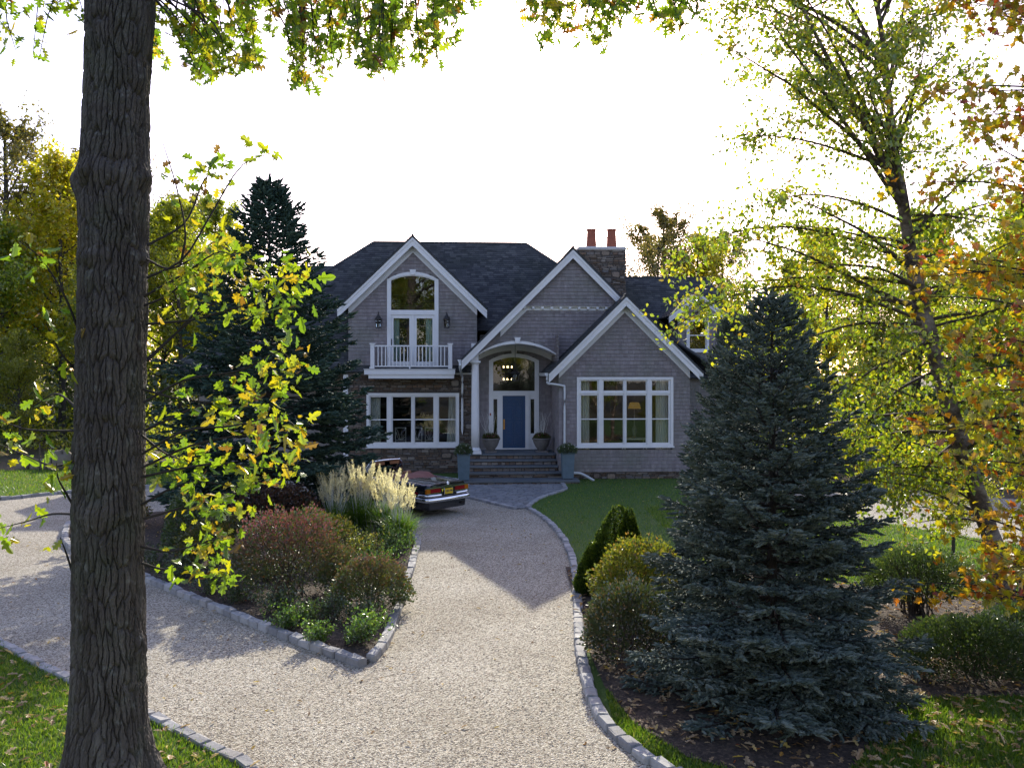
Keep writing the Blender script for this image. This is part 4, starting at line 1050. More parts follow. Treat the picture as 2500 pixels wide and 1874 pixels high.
def body_mesh():
    ys = np.unique(np.concatenate([np.linspace(0, .4, 9), np.linspace(.4, 4.86, 75), [1.86, 1.87, 3.00, 3.01]]))
    V = []; n = 0; rows = []
    for y in ys:
        e = min(y / .55, 1.0); e2 = min((4.86 - y) / .7, 1.0)
        w = CW * (.90 + .10 * math.sin(e * math.pi / 2)) * (.86 + .14 * math.sin(e2 * math.pi / 2))
        belt = .90 + .05 * math.sin(min(max((y - .1) / 1.6, 0), 1) * math.pi / 2) - .05 * max(0, (y - 3.2) / 1.66)
        zb = .27
        for yw in (1.12, 3.85):
            d = abs(y - yw)
            if d < .37: zb = max(zb, .33 + math.sqrt(.37 ** 2 - d * d) * .98)
        cock = 1.865 < y < 3.005
        rear = max(0, 1 - y / .12)
        tail = rear * .045
        top = belt + (.012 if y < 1.9 else .03) - rear * .02
        side = [(w * .90, .20 if zb < .3 else zb - .02), (w * .985 - tail, zb), (w * 1.0 - tail, max(.50, zb + .03)), (w * 1.0 - tail, max(.66, zb + .06)), (w * .985 - tail, .78), (w * .955 - tail, belt - .055), (w * .91 - tail, belt), (w * .865 - tail, belt + .012), (w * .82, belt - .004)]
        if cock: inn = [(w * .80, belt - .01), (w * .79, .46), (w * .4, .42), (0, .42)]
        else: inn = [(w * .79, belt - .012), (w * .6, top + .012), (w * .32, top + .028), (0, top + .033)]
        half = side + inn
        pts = [(x, y, z) for x, z in half] + [(-x, y, z) for x, z in half[-2::-1]]
        rows.append(pts)
    R_ = np.array(rows); m = R_.shape[1]; V = R_.reshape(-1, 3)
    i = np.arange(len(ys) - 1)[:, None] * m; j = np.arange(m - 1)[None]
    Fq = np.stack([i + j, i + m + j, i + m + j + 1, i + j + 1], -1).reshape(-1, 4)
    a = Acc(); a.add(V, Fq)
    nH = m // 2
    caps = [[k, k + 1, m - 2 - k, m - 1 - k] for k in range(nH)]
    caps = [c for c in caps if len(set(c)) == 4]; last = [nH - 1, nH, nH + 1]
    a.F.append(np.array(caps)[:, ::-1]); off = (len(ys) - 1) * m; a.F.append(np.array(caps) + off)
    a.F.append(np.array([last[::-1]])); a.F.append(np.array([last]) + off)
    # floor
    return a
bd = obj('body', body_mesh(), 'car_paint', car, True)
m_ = bd.modifiers.new('smooth_edges', 'EDGE_SPLIT'); m_.split_angle = RAD(38)
obj('underside', B((-.78, .78, .12, 4.7, .17, .30)), 'dark_trim', car)
# trunk lid seam + crease
a = Acc(); tube(a, [(-.66, .02, .90), (-.66, .5, .945), (-.68, 1.1, .968), (-.68, 1.4, .975)], .006, 4); tube(a, [(.66, .02, .90), (.66, .5, .945), (.68, 1.1, .968), (.68, 1.4, .975)], .006, 4); obj('trunk_lid_seam', a, 'dark_trim', car)
# rear chrome
def sweep(P, prof):
    P = np.asarray(P, float); T = norm(np.gradient(P, axis=0)); N = norm(np.cross(T, [0, 0, 1.0]))
    pr = np.asarray(prof); k = len(pr); V = (P[:, None] + N[:, None] * pr[None, :, 0:1] + np.array([0, 0, 1.0])[None, None] * pr[None, :, 1:2]).reshape(-1, 3)
    i = np.arange(len(P) - 1)[:, None] * k; j = np.arange(k)[None]; j2 = (j + 1) % k
    a = Acc().add(V, np.stack([i + j, i + j2, i + k + j2, i + k + j], -1).reshape(-1, 4)); a.F.append(np.array([list(range(k))[::-1]])); a.F.append(np.array([list(range(k))]) + (len(P) - 1) * k); return a
th = np.linspace(0, 2 * np.pi, 14, endpoint=False)
P = spline([(-.93, .75, .50), (-.93, .35, .50), (-.91, .06, .49), (-.82, -.06, .485), (-.5, -.095, .48), (0, -.105, .48), (.5, -.095, .48), (.82, -.06, .485), (.91, .06, .49), (.93, .35, .50), (.93, .75, .50)], 60)
obj('rear_bumper', sweep(P, np.stack([.04 * np.cos(th), .062 * np.sin(th)], 1)), 'chrome', car, True)
for s in (-1, 1):
    P = spline([(s * .90, .28, .62), (s * .885, .08, .615), (s * .80, -.025, .61), (s * .55, -.05, .605), (s * .30, -.055, .605)], 24)
    obj('bumper_upper_bar', sweep(P, np.stack([.03 * np.cos(th), .035 * np.sin(th)], 1)), 'chrome', car, True)
    a = Acc(); box(a, s * .30, s * .70, -.02, .03, .685, .80); obj('tail_lamp', a, 'red_lens', car)
    a = Acc(); box(a, s * .705, s * .86, -.012, .05, .675, .80); obj('indicator_lamp', a, 'amber_lens', car)
    a = Acc(); box(a, s * .29, s * .87, -.03, -.003, .662, .683); obj('lamp_rim', a, 'chrome', car)
    a = Acc(); box(a, s * .898, s * .908, .30, .44, .66, .70); obj('side_marker', a, 'red_lens', car)
    a = Acc(); tube(a, [(s * .903, .3, .56), (s * .903, .7, .56), (s * .905, 2.4, .56), (s * .89, 4.3, .55)], .012, 5); obj('sill_strip', a, 'chrome', car)
    a = Acc(); tube(a, spline([(s * .80, .3, .93), (s * .80, 1.0, .955), (s * .80, 1.86, .97), (s * .81, 3.0, .965)], 16), .012, 5); obj('belt_strip', a, 'chrome', car)
    P = [(s * .16, -.03, .60), (s * .16, -.04, .74), (s * .17, -.02, .78)]; a = Acc(); tube(a, P, .014, 6); obj('overrider', a, 'chrome', car)
obj('tail_strip', sweep(spline([(-.86, .0, .82), (-.5, -.03, .82), (0, -.04, .82), (.5, -.03, .82), (.86, .0, .82)], 20), np.array([(-.008, -.012), (.012, -.012), (.012, .012), (-.008, .012)])), 'chrome', car)
PLT = obj('licence_plate', B((-.155, .155, -.06, -.045, .62, .775)), 'plate_yellow', car)
obj('inspection_sticker', Acc().addl([(-.29, -.045, .77), (-.21, -.045, .77), (-.25, -.045, .69), (-.29, -.03, .77), (-.21, -.03, .77), (-.25, -.03, .69)], [[0, 2, 1], [3, 4, 5], [0, 1, 4, 3], [1, 2, 5, 4], [2, 0, 3, 5]]), 'sticker_yellow', car)
def lettering(txt, size, mat, parent, loc, name, rot=(RAD(90), 0, 0)):
    cu = bpy.data.curves.new('t', 'FONT'); cu.body = txt; cu.size = size; cu.align_x = 'CENTER'; cu.align_y = 'CENTER'; cu.extrude = .003
    t = bpy.data.objects.new('t', cu); COL.objects.link(t); me = bpy.data.meshes.new_from_object(t); bpy.data.objects.remove(t); me.name = name
    me.materials.clear(); me.materials.append(MT(mat)); o = obj(name, me, None, parent); o.location = loc; o.rotation_euler = rot; return o
lettering('1JR-198', .085, 'plate_ink', PLT, (0, -.064, .70), 'plate_number')
lettering('280SE', .07, 'chrome', car, (-.56, -.028, .862), 'model_script')
a = Acc(); lathe(a, [(.03, -.004), (.03, .004), (.025, .004), (.025, -.004)], 20)
for k in range(3):
    t = k * 2 * math.pi / 3 + math.pi / 2; tube(a, [(0, 0, 0), (.045 * math.cos(t), .045 * math.sin(t), 0)], [.008, .001], 4)
e_ = obj('boot_emblem', a, 'chrome', car); e_.rotation_euler = (RAD(80), 0, 0); e_.location = (0, -.008, .92); e_.scale = (1.5, 1.5, 1.5)
obj('boot_handle', B((-.12, .12, -.045, -.02, .838, .855)), 'chrome', car)
a = Acc(); tube(a, [(.55, -.06, .30), (.55, .2, .31)], .025, 8); tube(a, [(.63, -.06, .30), (.63, .2, .31)], .025, 8); obj('exhaust', a, 'dark_trim', car)
# wheels
for s in (-1, 1):
    for yw in (1.12, 3.85):
        wh = empty('wheel', (s * .76, yw, .33), 0, parent=car)
        a = Acc(); n = 36; t = np.arange(n) / n * 2 * np.pi
        prof = [(.20, -.08), (.31, -.095), (.33, -.06), (.33, .06), (.31, .095), (.20, .08)]
        V = [(x, r_ * math.cos(q), r_ * math.sin(q)) for (r_, x) in prof for q in t]; F = []
        for i in range(6):
            for j in range(n): F.append([i * n + j, i * n + (j + 1) % n, ((i + 1) % 6) * n + (j + 1) % n, ((i + 1) % 6) * n + j])
        obj('tyre', Acc().addl(V, F), 'tyre', wh, True)
        prof = [(.205, .06), (.20, .085), (.15, .07), (.10, .09), (.03, .095)]
        V = [(s * x, r_ * math.cos(q), r_ * math.sin(q)) for (r_, x) in prof for q in t] + [(s * .096, 0, 0)]; F = []
        for i in range(4):
            for j in range(n): F.append([i * n + j, i * n + (j + 1) % n, (i + 1) * n + (j + 1) % n, (i + 1) * n + j])
        F += [[4 * n + j, 4 * n + (j + 1) % n, 5 * n] for j in range(n)]
        obj('hubcap', Acc().addl(V, F), 'chrome', wh, True)
# folded top under its cover
nx, ny = 33, 17; V = []
rc = np.random.default_rng(3)
for j in range(ny):
    for i in range(nx):
        x = -1 + 2 * i / (nx - 1); t = j / (ny - 1)
        prof = math.sin(min(t / .45, 1) * math.pi / 2) * (1 if t < .6 else math.cos((t - .6) / .4 * math.pi / 2 * .97)) if t < 1 else 0
        edge = max(0, 1 - abs(x) ** 10)
        hgt = (.105 + .085 * abs(x) ** 2.2) * prof * edge + .012 * math.sin(x * 9 + t * 3) * prof + .008 * math.sin(x * 4 - t * 9) * prof
        wd = .745 - .02 * t
        V.append((x * wd, 1.18 + .80 * t + .13 * (1 - x * x) * (-.6) * (1 - t), .955 + hgt))
F = [[j * nx + i, j * nx + i + 1, (j + 1) * nx + i + 1, (j + 1) * nx + i] for j in range(ny - 1) for i in range(nx - 1)]
base = len(V); V += [(x, y, .90) for (x, y, z) in V]
F += [[base + f[3], base + f[2], base + f[1], base + f[0]] for f in F[:(ny - 1) * (nx - 1)]]
bd_ = [i for i in range(nx)] + [j * nx + nx - 1 for j in range(1, ny)] + [(ny - 1) * nx + i for i in range(nx - 2, -1, -1)] + [j * nx for j in range(ny - 2, 0, -1)]
F += [[bd_[(k + 1) % len(bd_)], bd_[k], base + bd_[k], base + bd_[(k + 1) % len(bd_)]] for k in range(len(bd_))]
obj('folded_top', Acc().addl(V, F), 'top_cover', car, True)
# cockpit
def seat(x, y):
    s_ = empty('front_seat', (x, y, .42), 0, parent=car)
    V, F = cbox(.50, .50, .16, .05); obj('cushion', Acc().addl(V + [0, .1, .10], F), 'tan_leather', s_, True)
    V, F = cbox(.50, .16, .56, .07); V[:, 1] -= V[:, 2] * .25; V[:, 0] *= 1 - .25 * (V[:, 2] > .15); obj('backrest', Acc().addl(V + [0, -.2, .40], F), 'tan_leather', s_, True)
seat(-.36, 2.35); seat(.36, 2.35)
V, F = cbox(1.3, .42, .40, .08); obj('rear_seat', Acc().addl(V + [0, 1.95, .66], F), 'tan_leather', car, True)
obj('dashboard', B((-.70, .70, 2.86, 3.02, .72, .96)), 'wood_trim', car)
sw_ = Acc(); t = np.linspace(0, 2 * np.pi, 33); ringp = np.stack([-.36 + .2 * np.cos(t), 2.72 - .12 * np.sin(t) * .6, .93 + .19 * np.sin(t)], 1); tube(sw_, ringp, .012, 6); tube(sw_, [(-.56, 2.72, .93), (-.16, 2.72, .93)], .01, 5); tube(sw_, [(-.36, 2.73, .93), (-.36, 2.9, .85)], .02, 6); obj('steering_wheel', sw_, 'dark_trim', car)
# windscreen
TB = [(-.67, 2.98, .97), (-.60, 2.66, 1.37), (-.45, 2.62, 1.405), (0, 2.60, 1.42), (.45, 2.62, 1.405), (.60, 2.66, 1.37), (.67, 2.98, .97)]
a = Acc(); tube(a, spline(TB, 50), .022, 8); obj('windscreen_frame', a, 'chrome', car, True)
obj('header_rail', sweep(spline([(-.57, 2.64, 1.365), (-.3, 2.60, 1.39), (0, 2.585, 1.395), (.3, 2.60, 1.39), (.57, 2.64, 1.365)], 16), np.array([(-.03, -.02), (.03, -.02), (.03, .02), (-.03, .02)])), 'wood_trim', car)
for x in (-.3, .3): obj('sun_visor', B((x - .19, x + .19, 2.575, 2.60, 1.28, 1.375)), 'tan_leather', car)
a = Acc(); n = 12
bot = spline([(-.66, 3.0, .97), (0, 3.08, .985), (.66, 3.0, .97)], n); top = spline([(-.585, 2.66, 1.37), (0, 2.60, 1.405), (.585, 2.66, 1.37)], n)
V = np.vstack([bot, top, bot + [0, .006, 0], top + [0, .006, 0]]); F = []
for i in range(n - 1): F += [[i, i + 1, n + i + 1, n + i], [2 * n + i + 1, 2 * n + i, 3 * n + i, 3 * n + i + 1]]
obj('windscreen', a.addl(V, F), 'window_glass', car, True)
for s in (-1, 1):
    a = Acc(); tube(a, [(s * .70, 2.62, .965), (s * .615, 2.60, 1.34), (s * .60, 2.67, 1.37)], .010, 5); obj('quarter_light_frame', a, 'chrome', car)
    a = Acc().addl([(s * .70, 2.62, .97), (s * .68, 2.95, .97), (s * .605, 2.68, 1.36), (s * .615, 2.61, 1.33), (s * .706, 2.62, .97), (s * .686, 2.95, .97), (s * .611, 2.68, 1.36), (s * .621, 2.61, 1.33)], [[0, 1, 2, 3], [7, 6, 5, 4]]); obj('quarter_light', a, 'window_glass', car)
    a = Acc(); lathe(a, [(.01, 0), (.045, .02), (.05, .06), (.045, .07)], 12); o = obj('wing_mirror', a, 'chrome', car); o.location = (s * .86, 3.1, .99); o.rotation_euler = (RAD(70), 0, 0)
# front end (hidden behind the spruce from here)
obj('grille', B((-.22, .22, 4.83, 4.93, .42, .86)), 'chrome', car)
for s in (-1, 1): 
    a = Acc(); lathe(a, [(.02, 0), (.11, .02), (.12, .06)], 16); o = obj('headlight', a, 'chrome', car); o.location = (s * .62, 4.86, .68); o.rotation_euler = (RAD(-90), 0, 0)
obj('front_bumper', sweep(spline([(-.86, 4.5, .46), (-.80, 4.88, .46), (0, 5.0, .46), (.80, 4.88, .46), (.86, 4.5, .46)], 30), np.stack([.04 * np.cos(th), .07 * np.sin(th)], 1)), 'chrome', car, True)
# ================================================================ plants
LEAF_Q = ([(0, 0, 0), (.32, .45, .07), (0, 1, -.05), (-.32, .45, .07)], [[0, 1, 2], [0, 2, 3]])
LEAF_O = ([(0, 0, 0), (.24, .2, .04), (.33, .45, .05), (.17, .75, .02), (0, 1, -.08), (-.17, .75, .02), (-.33, .45, .05), (-.24, .2, .04)], [[0, 1, 2, 3, 4], [0, 4, 5, 6, 7]])
def _lobed(half, curl=.12):
    pts = [(0, 0)] + half + [(0, 1)] + [(-x, y) for x, y in half[::-1]]
    k = len(pts); m = k // 2
    V = [(x, y, abs(x) * .18 - curl * y * y) for x, y in pts]
    return (V, [list(range(0, m + 1)), [0] + list(range(m, k))])
LEAF_OAK = _lobed([(.03, .14), (.2, .16), (.25, .24), (.09, .33), (.30, .40), (.37, .52), (.10, .55), (.27, .66), (.30, .77), (.09, .78), (.14, .9)])
LEAF_WOAK = _lobed([(.04, .14), (.15, .2), (.18, .3), (.09, .36), (.26, .45), (.32, .57), (.14, .6), (.25, .74), (.22, .85), (.08, .86)], .2)
LEAF_WOAK2 = _lobed([(.04, .14), (.19, .22), (.10, .33), (.30, .42), (.36, .55), (.15, .58), (.20, .76), (.16, .9)], .55)
LEAF_OAK2 = _lobed([(.03, .14), (.24, .2), (.07, .31), (.34, .44), (.10, .53), (.31, .7), (.08, .76), (.1, .9)], .5)
LEAF_MAPLE = _lobed([(.12, .02), (.40, .0), (.28, .18), (.55, .40), (.32, .42), (.36, .62), (.18, .60), (.12, .82)], .15)
def needle_brush(n, seed, nl=.25):
    """shoot of a spruce along +y: a plump finger of needles with single needles standing off it"""
    rg = np.random.default_rng(seed); V = [(0, -.05, 0)]; F = []
    for y, r in ((.22, .155), (.72, .135)):
        for k in range(4):
            t = k * 2 * np.pi / 4 + y * 2; q = r * rg.uniform(.75, 1.25); V.append((q * math.cos(t), y + rg.normal(0, .04), q * math.sin(t)))
    V.append((0, 1.08, 0)); tip = 9
    for k in range(4):
        k2 = (k + 1) % 4; F += [[0, 1 + k2, 1 + k], [1 + k, 1 + k2, 5 + k2, 5 + k], [5 + k, 5 + k2, tip]]
    for i in range(n):
        y = (i + rg.uniform(0, 1)) / n; t = rg.uniform(0, 2 * np.pi); ca, sa = math.cos(t), math.sin(t); ln = nl * rg.uniform(.85, 1.2)
        b0 = len(V); w_ = .05
        V += [(-sa * w_ + ca * .08, y - .02, ca * w_ + sa * .08), (sa * w_ + ca * .08, y + .02, -ca * w_ + sa * .08), (ca * ln, y + ln * .75, sa * ln)]; F.append([b0, b0 + 1, b0 + 2])
    return V, F
pieces('bark_grey', [(0, (.085, .075, .065)), (1, (.085, .075, .065))], .95, 'island', 10, .5, .8, 30, .02, (1, 1, .25))
plain('twig', (.075, .055, .042), .85, var=.25, nscale=12)
plain('dark_twig', (.035, .027, .022), .85, var=.25, nscale=12)
pieces('spruce_needle', [(0, (.060, .082, .066)), (.35, (.098, .128, .106)), (.7, (.140, .174, .148)), (1, (.21, .24, .205))], .8, 'island', 3, .1, 0, 30, .001, None, .08)
pieces('spruce_needle_green', [(0, (.028, .052, .040)), (.4, (.045, .080, .062)), (.75, (.065, .11, .086)), (1, (.11, .16, .10))], .8, 'island', 3, .1, 0, 30, .001, None, .08)
leafmat('oak_leaf_green', [(0, (.08, .15, .008)), (.45, (.16, .26, .012)), (.8, (.27, .32, .015)), (.94, (.36, .29, .015)), (1, (.15, .035, .012))], .66, .05, .4, tboost=1.5)
leafmat('oak_leaf_yellow', [(0, (.09, .18, .012)), (.45, (.20, .31, .012)), (.78, (.36, .37, .012)), (.93, (.38, .27, .012)), (1, (.13, .06, .015))], .62, .06, .35)
leafmat('birch_leaf', [(0, (.10, .17, .010)), (.4, (.20, .28, .012)), (.75, (.34, .38, .014)), (.93, (.44, .39, .015)), (1, (.2, .12, .02))], .64, .08, .3)
leafmat('maple_leaf', [(0, (.26, .30, .015)), (.4, (.44, .36, .012)), (.72, (.47, .27, .012)), (.93, (.42, .13, .012)), (1, (.28, .035, .012))], .62, .06, .35)
leafmat('wood_leaf_green', [(0, (.11, .18, .010)), (.5, (.19, .27, .014)), (.85, (.31, .34, .016)), (1, (.40, .36, .018))], .66, .05, .35, ((.26, .21, .016), .5), tboost=1.6)
leafmat('wood_leaf_yellow', [(0, (.26, .29, .012)), (.4, (.42, .40, .014)), (.75, (.52, .45, .014)), (1, (.44, .30, .018))], .68, .05, .35, ((.16, .20, .014), .4), tboost=1.6)
leafmat('wood_leaf_brown', [(0, (.10, .11, .02)), (.5, (.19, .165, .03)), (1, (.27, .18, .045))], .55, .05, .4, ((.08, .10, .012), .6))
leafmat('burning_bush_leaf', [(0, (.035, .07, .012)), (.6, (.07, .11, .015)), (.85, (.10, .10, .018)), (.95, (.13, .06, .02)), (1, (.20, .10, .02))], .4, .09, .42, top=((.20, .065, .07), .40, 1.3, .55))
leafmat('bush_leaf_olive', [(0, (.035, .055, .010)), (.5, (.075, .09, .012)), (.85, (.15, .14, .015)), (1, (.18, .09, .02))], .4, .06, .42)
leafmat('bush_leaf_red', [(0, (.05, .022, .015)), (.5, (.09, .035, .022)), (1, (.11, .06, .02))], .4, .06, .35)
leafmat('bush_leaf_yellow', [(0, (.07, .11, .010)), (.5, (.16, .19, .012)), (.85, (.27, .24, .015)), (1, (.22, .12, .03))], .5, .08, .4)
leafmat('bush_leaf_glossy', [(0, (.020, .040, .010)), (.6, (.04, .065, .012)), (.88, (.075, .07, .02)), (1, (.17, .09, .02))], .35, .12, .36)
leafmat('bush_leaf_green', [(0, (.025, .055, .012)), (.6, (.055, .095, .018)), (1, (.10, .135, .022))], .42, .08, .4)
leafmat('herb_leaf', [(0, (.05, .12, .015)), (.6, (.10, .20, .02)), (1, (.18, .26, .03))], .5, .08, .3)
leafmat('dwarf_needle', [(0, (.018, .040, .006)), (.5, (.045, .085, .010)), (.85, (.095, .14, .014)), (1, (.14, .18, .02))], .4, .03, .4)
leafmat('reed_blade', [(0, (.06, .14, .012)), (.6, (.12, .23, .018)), (1, (.20, .26, .05))], .55, .12, .25)
leafmat('reed_plume', [(0, (.60, .54, .38)), (.6, (.74, .70, .54)), (1, (.85, .82, .70))], .55, .03, .5, tboost=1.25)
leafmat('grass_blade', [(0, (.055, .12, .010)), (.5, (.11, .20, .014)), (.88, (.18, .26, .018)), (1, (.28, .25, .08))], .55, .04, .4)
leafmat('dry_leaf', [(0, (.20, .11, .045)), (.4, (.36, .24, .12)), (.7, (.52, .39, .23)), (.92, (.55, .40, .06)), (1, (.34, .08, .02))], .3, .04, .5)
leafmat('white_petal', [(0, (.7, .7, .68)), (1, (.8, .8, .78))], .3, .02); leafmat('pink_petal', [(0, (.45, .05, .16)), (1, (.6, .1, .25))], .3, .02)

# ---------- near oak: trunk with furrowed bark
def cell(xs, ys, wx, wy, cx, cy, seed):
    """F2-F1 of jittered cells on a cylinder, cells cx around x cy high"""
    rg = np.random.default_rng(seed); J = rg.uniform(.12, .88, (cx, cy + 4, 2)); rid = rg.uniform(0, 1, (cx, cy + 4))
    gx = xs * cx; gy = ys * cy; ix = np.floor(gx).astype(int); iy = np.floor(gy).astype(int)
    f1 = np.full(xs.shape, 9.0); f2 = np.full(xs.shape, 9.0); idv = np.zeros(xs.shape)
    for dx in (-1, 0, 1):
        for dy in (-1, 0, 1):
            jx = (ix + dx) % cx; jy = np.clip(iy + dy, 0, cy + 3)
            px_ = ix + dx + J[jx, jy, 0]; py_ = iy + dy + J[jx, jy, 1]
            d = np.hypot((px_ - gx) * wx, (py_ - gy) * wy); c = d < f1
            f2 = np.where(c, f1, np.minimum(f2, d)); idv = np.where(c, rid[jx, jy], idv); f1 = np.where(c, d, f1)
    return f2 - f1, idv
def snoise(x, y, seed, k=5):
    rg = np.random.default_rng(seed); r = 0
    for i in range(k):
        fx, fy = rg.integers(1, 4 + i * 2), rg.uniform(.6, 2.2 + i * 1.4); r = r + np.sin(fx * x * 2 * np.pi + fy * y * 2 * np.pi + rg.uniform(0, 6.3)) / (1 + i * .6)
    return r / 2.5
D_OAK = 8.8
tq = [(1750, 138, 332), (1700, 142, 325), (1658, 147, 318), (1550, 155, 312), (1400, 163, 308), (1200, 162, 305), (1100, 163, 308), (900, 168, 305), (700, 172, 312), (500, 178, 316), (385, 176, 319), (350, 180, 317), (200, 187, 318), (0, 192, 332), (-150, 196, 338), (-350, 205, 335), (-700, 220, 325), (-1100, 236, 312)]
TZ = []; TC = []; TR = []
for y, x0, x1 in tq:
    p0, p1 = WQ(x0, y, D_OAK), WQ(x1, y, D_OAK); TZ.append(p0[2]); TC.append((p0[0] + p1[0]) / 2); TR.append((p1[0] - p0[0]) / 2)
TZ, TC, TR = map(np.array, (TZ, TC, TR))
oak = empty('oak_tree', (float(TC[0]), D_OAK, 0), 0, 'big oak with furrowed bark standing close at the left edge', 'tree')
OB = np.array([TC[0], D_OAK, 0.0])
nu, nz_ = 245, 410
zz = np.concatenate([np.linspace(-.05, 8.0, 380), np.linspace(8.05, TZ[-1], 30)]); tt = np.concatenate([np.linspace(.45, 1.05, 210, endpoint=False), np.linspace(1.05, 1.45, 35, endpoint=False)]) % 1.0
T_, Z_ = np.meshgrid(tt, zz); R0 = np.interp(Z_, TZ, TR); C0 = np.interp(Z_, TZ, TC)
yn = Z_ / 13.0
wx_ = T_ + .012 * snoise(T_, yn * 7, 3) + .0045 * snoise(T_, yn * 22, 4) + .0015 * snoise(T_, yn * 80, 14)
wy_ = yn + .004 * snoise(T_, yn * 6, 6)
e1_, id1 = cell(wx_ % 1.0, wy_, 1.0, .75, 36, 40, 7); e2_, id2 = cell((wx_ * 1.0) % 1.0, wy_, 1.0, .6, 90, 230, 8)
ridge = np.clip(e1_ / .20, 0, 1) ** .5; fine = np.clip(e2_ / .22, 0, 1) ** .6
disp = .050 * (ridge - .9) + .012 * (fine - .7) + .013 * (id1 - .5) + .012 * snoise(T_, yn * 5, 9)
def knob(z0, t0, amp, sz, st):
    global disp
    dt = (T_ - t0 + .5) % 1 - .5; g_ = np.exp(-((Z_ - z0) / sz) ** 2 - (dt / st) ** 2); disp = disp + amp * g_
zq = lambda y: float(WQ(0, y, D_OAK)[2])
knob(zq(378), .69, .05, .10, .05); knob(zq(402), .58, .05, .11, .05); knob(zq(385), .97, .045, .08, .05); knob(zq(395), .52, .04, .10, .04); knob(zq(385), .75, .014, .08, .4)
knob(zq(180), .93, .04, .12, .05); knob(zq(735), .62, .022, .06, .08); knob(zq(560), .68, .025, .05, .1); knob(zq(560), .99, .04, .07, .05); knob(zq(1100), .73, .02, .1, .2); knob(zq(1390), .97, .05, .09, .04); knob(zq(890), .8, .02, .06, .06)
for k in range(5): knob(-.1, k / 5 + .08, .16, .45, .06)
Rr_ = R0 + disp; th_ = T_ * 2 * np.pi
Vt = np.stack([C0 + Rr_ * np.cos(th_), D_OAK + Rr_ * np.sin(th_), Z_], -1).reshape(-1, 3) - OB
i = np.arange(nz_ - 1)[:, None] * nu; j = np.arange(nu)[None]; j2 = (j + 1) % nu
Ft = np.stack([i + j, i + j2, i + nu + j2, i + nu + j], -1).reshape(-1, 4)
b = NB('oak_bark'); v_ = b.coord((1, 1, .2)); c = b.ramp(b.noise(7, 6, v_), [(.3, (.065, .052, .043)), (.55, (.105, .088, .075)), (.75, (.16, .142, .125))])
c = b.mix(b.ramp(b.noise(2.2, 4), [(.5, (0, 0, 0)), (.72, (.6, .6, .6))]), c, (.085, .095, .06))
c = b.mix(b.ramp(b.noise(9, 5), [(.6, (0, 0, 0)), (.7, (.7, .7, .7))]), c, (.20, .195, .175))
b.pbsdf(c, .95, b.bump(b.noise(60, 6, b.coord((1, 1, .4))), .8, .012))
obj('trunk', Acc().add(Vt, Ft), 'oak_bark', oak, False)
# sprays of leaves hanging into the top of the picture
rgo = np.random.default_rng(77)
prof1 = [(340, 150), (368, 159), (430, 177), (495, 206), (549, 215), (603, 197), (639, 163), (697, 217), (759, 244), (798, 210), (836, 141), (842, 60), (858, 60), (872, 185), (910, 215), (943, 200), (979, 188), (1023, 188), (1073, 166), (1095, 120), (1098, -20)]
prof2 = [(1090, -20), (1096, 52), (1157, 45), (1165, -10), (1225, -10), (1265, 58), (1300, 80), (1326, 148), (1352, 117), (1391, 107), (1443, 127), (1476, 150), (1509, 158), (1548, 143), (1577, 130), (1613, 109), (1640, 81), (1675, 118), (1723, 60), (1735, -20)]
prof3 = [(-60, 60), (10, 80), (30, 150), (100, 170), (110, 60), (125, 65), (165, 62), (200, 60), (214, 120), (218, -20)]
leaves = Acc(); twigs = Acc()
def spray(c, anchor, n, rad, size, tm, droop=.5):
    """twig from anchor to c with leaves round its end"""
    P = spline([anchor, anchor + (c - anchor) * .55 + rgo.normal(0, .08, 3) + [0, 0, .12], c], 7); tube(twigs, P, np.linspace(.012, .0035, 7), 4, False)
    t = rgo.uniform(.35, 1.05, n); base = np.stack([np.interp(t, np.linspace(0, 1, 7), P[:, k]) for k in range(3)], 1)
    d = rgo.normal(size=(n, 3)); d[:, 2] -= droop; d = norm(d)
    S_ = size * rgo.uniform(.55, 1.25, n)
    base = base + norm(rgo.normal(size=(n, 3))) * rgo.uniform(0, rad, (n, 1)) - d * S_[:, None] * .4
    h_ = n // 2; cloud(leaves, tm, base[:h_], d[:h_], S_[:h_], rgo); cloud(leaves, LEAF_OAK2, base[h_:], d[h_:], S_[h_:] * .9, rgo)
limbs = []
def limb(P, r0, r1, n=14):
    S_ = spline(P, n); tube(twigs, S_, np.linspace(r0, r1, n), 7, False); limbs.append(S_); return S_
top0 = lambda z: np.array([np.interp(z, TZ, TC), D_OAK, z]) - OB
limb([top0(8.3), top0(8.3) + [1.2, .5, .9], top0(8.3) + [3.0, 1.0, .85], top0(8.3) + [5.2, 1.6, .55], top0(8.3) + [6.8, 1.6, .2]], .15, .03)
limb([top0(8.9), top0(8.9) + [.8, 1.2, 1.0], top0(8.9) + [1.8, 2.6, 1.2], top0(8.9) + [2.8, 3.6, .9]], .12, .02)
limb([top0(8.0), top0(8.0) + [-.6, .3, .5], top0(8.0) + [-1.4, .5, .6], top0(8.0) + [-2.4, .4, .4]], .09, .02)
limb([top0(9.6), top0(9.6) + [.6, -1.0, 1.0], top0(9.6) + [1.6, -2.2, 1.6]], .12, .02)
limb([top0(10.4), top0(10.4) + [-1.0, -.6, 1.2], top0(10.4) + [-2.4, -1.2, 2.0]], .12, .02)
limb([top0(10.8), top0(10.8) + [1.2, .6, 1.4], top0(10.8) + [3.0, 1.4, 2.2], top0(10.8) + [4.2, 1.6, 2.4]], .13, .02)
limb([top0(11.4), top0(11.4) + [-.6, 1.2, 1.4], top0(11.4) + [-1.4, 2.4, 2.2]], .12, .02)
LP = np.concatenate(limbs)
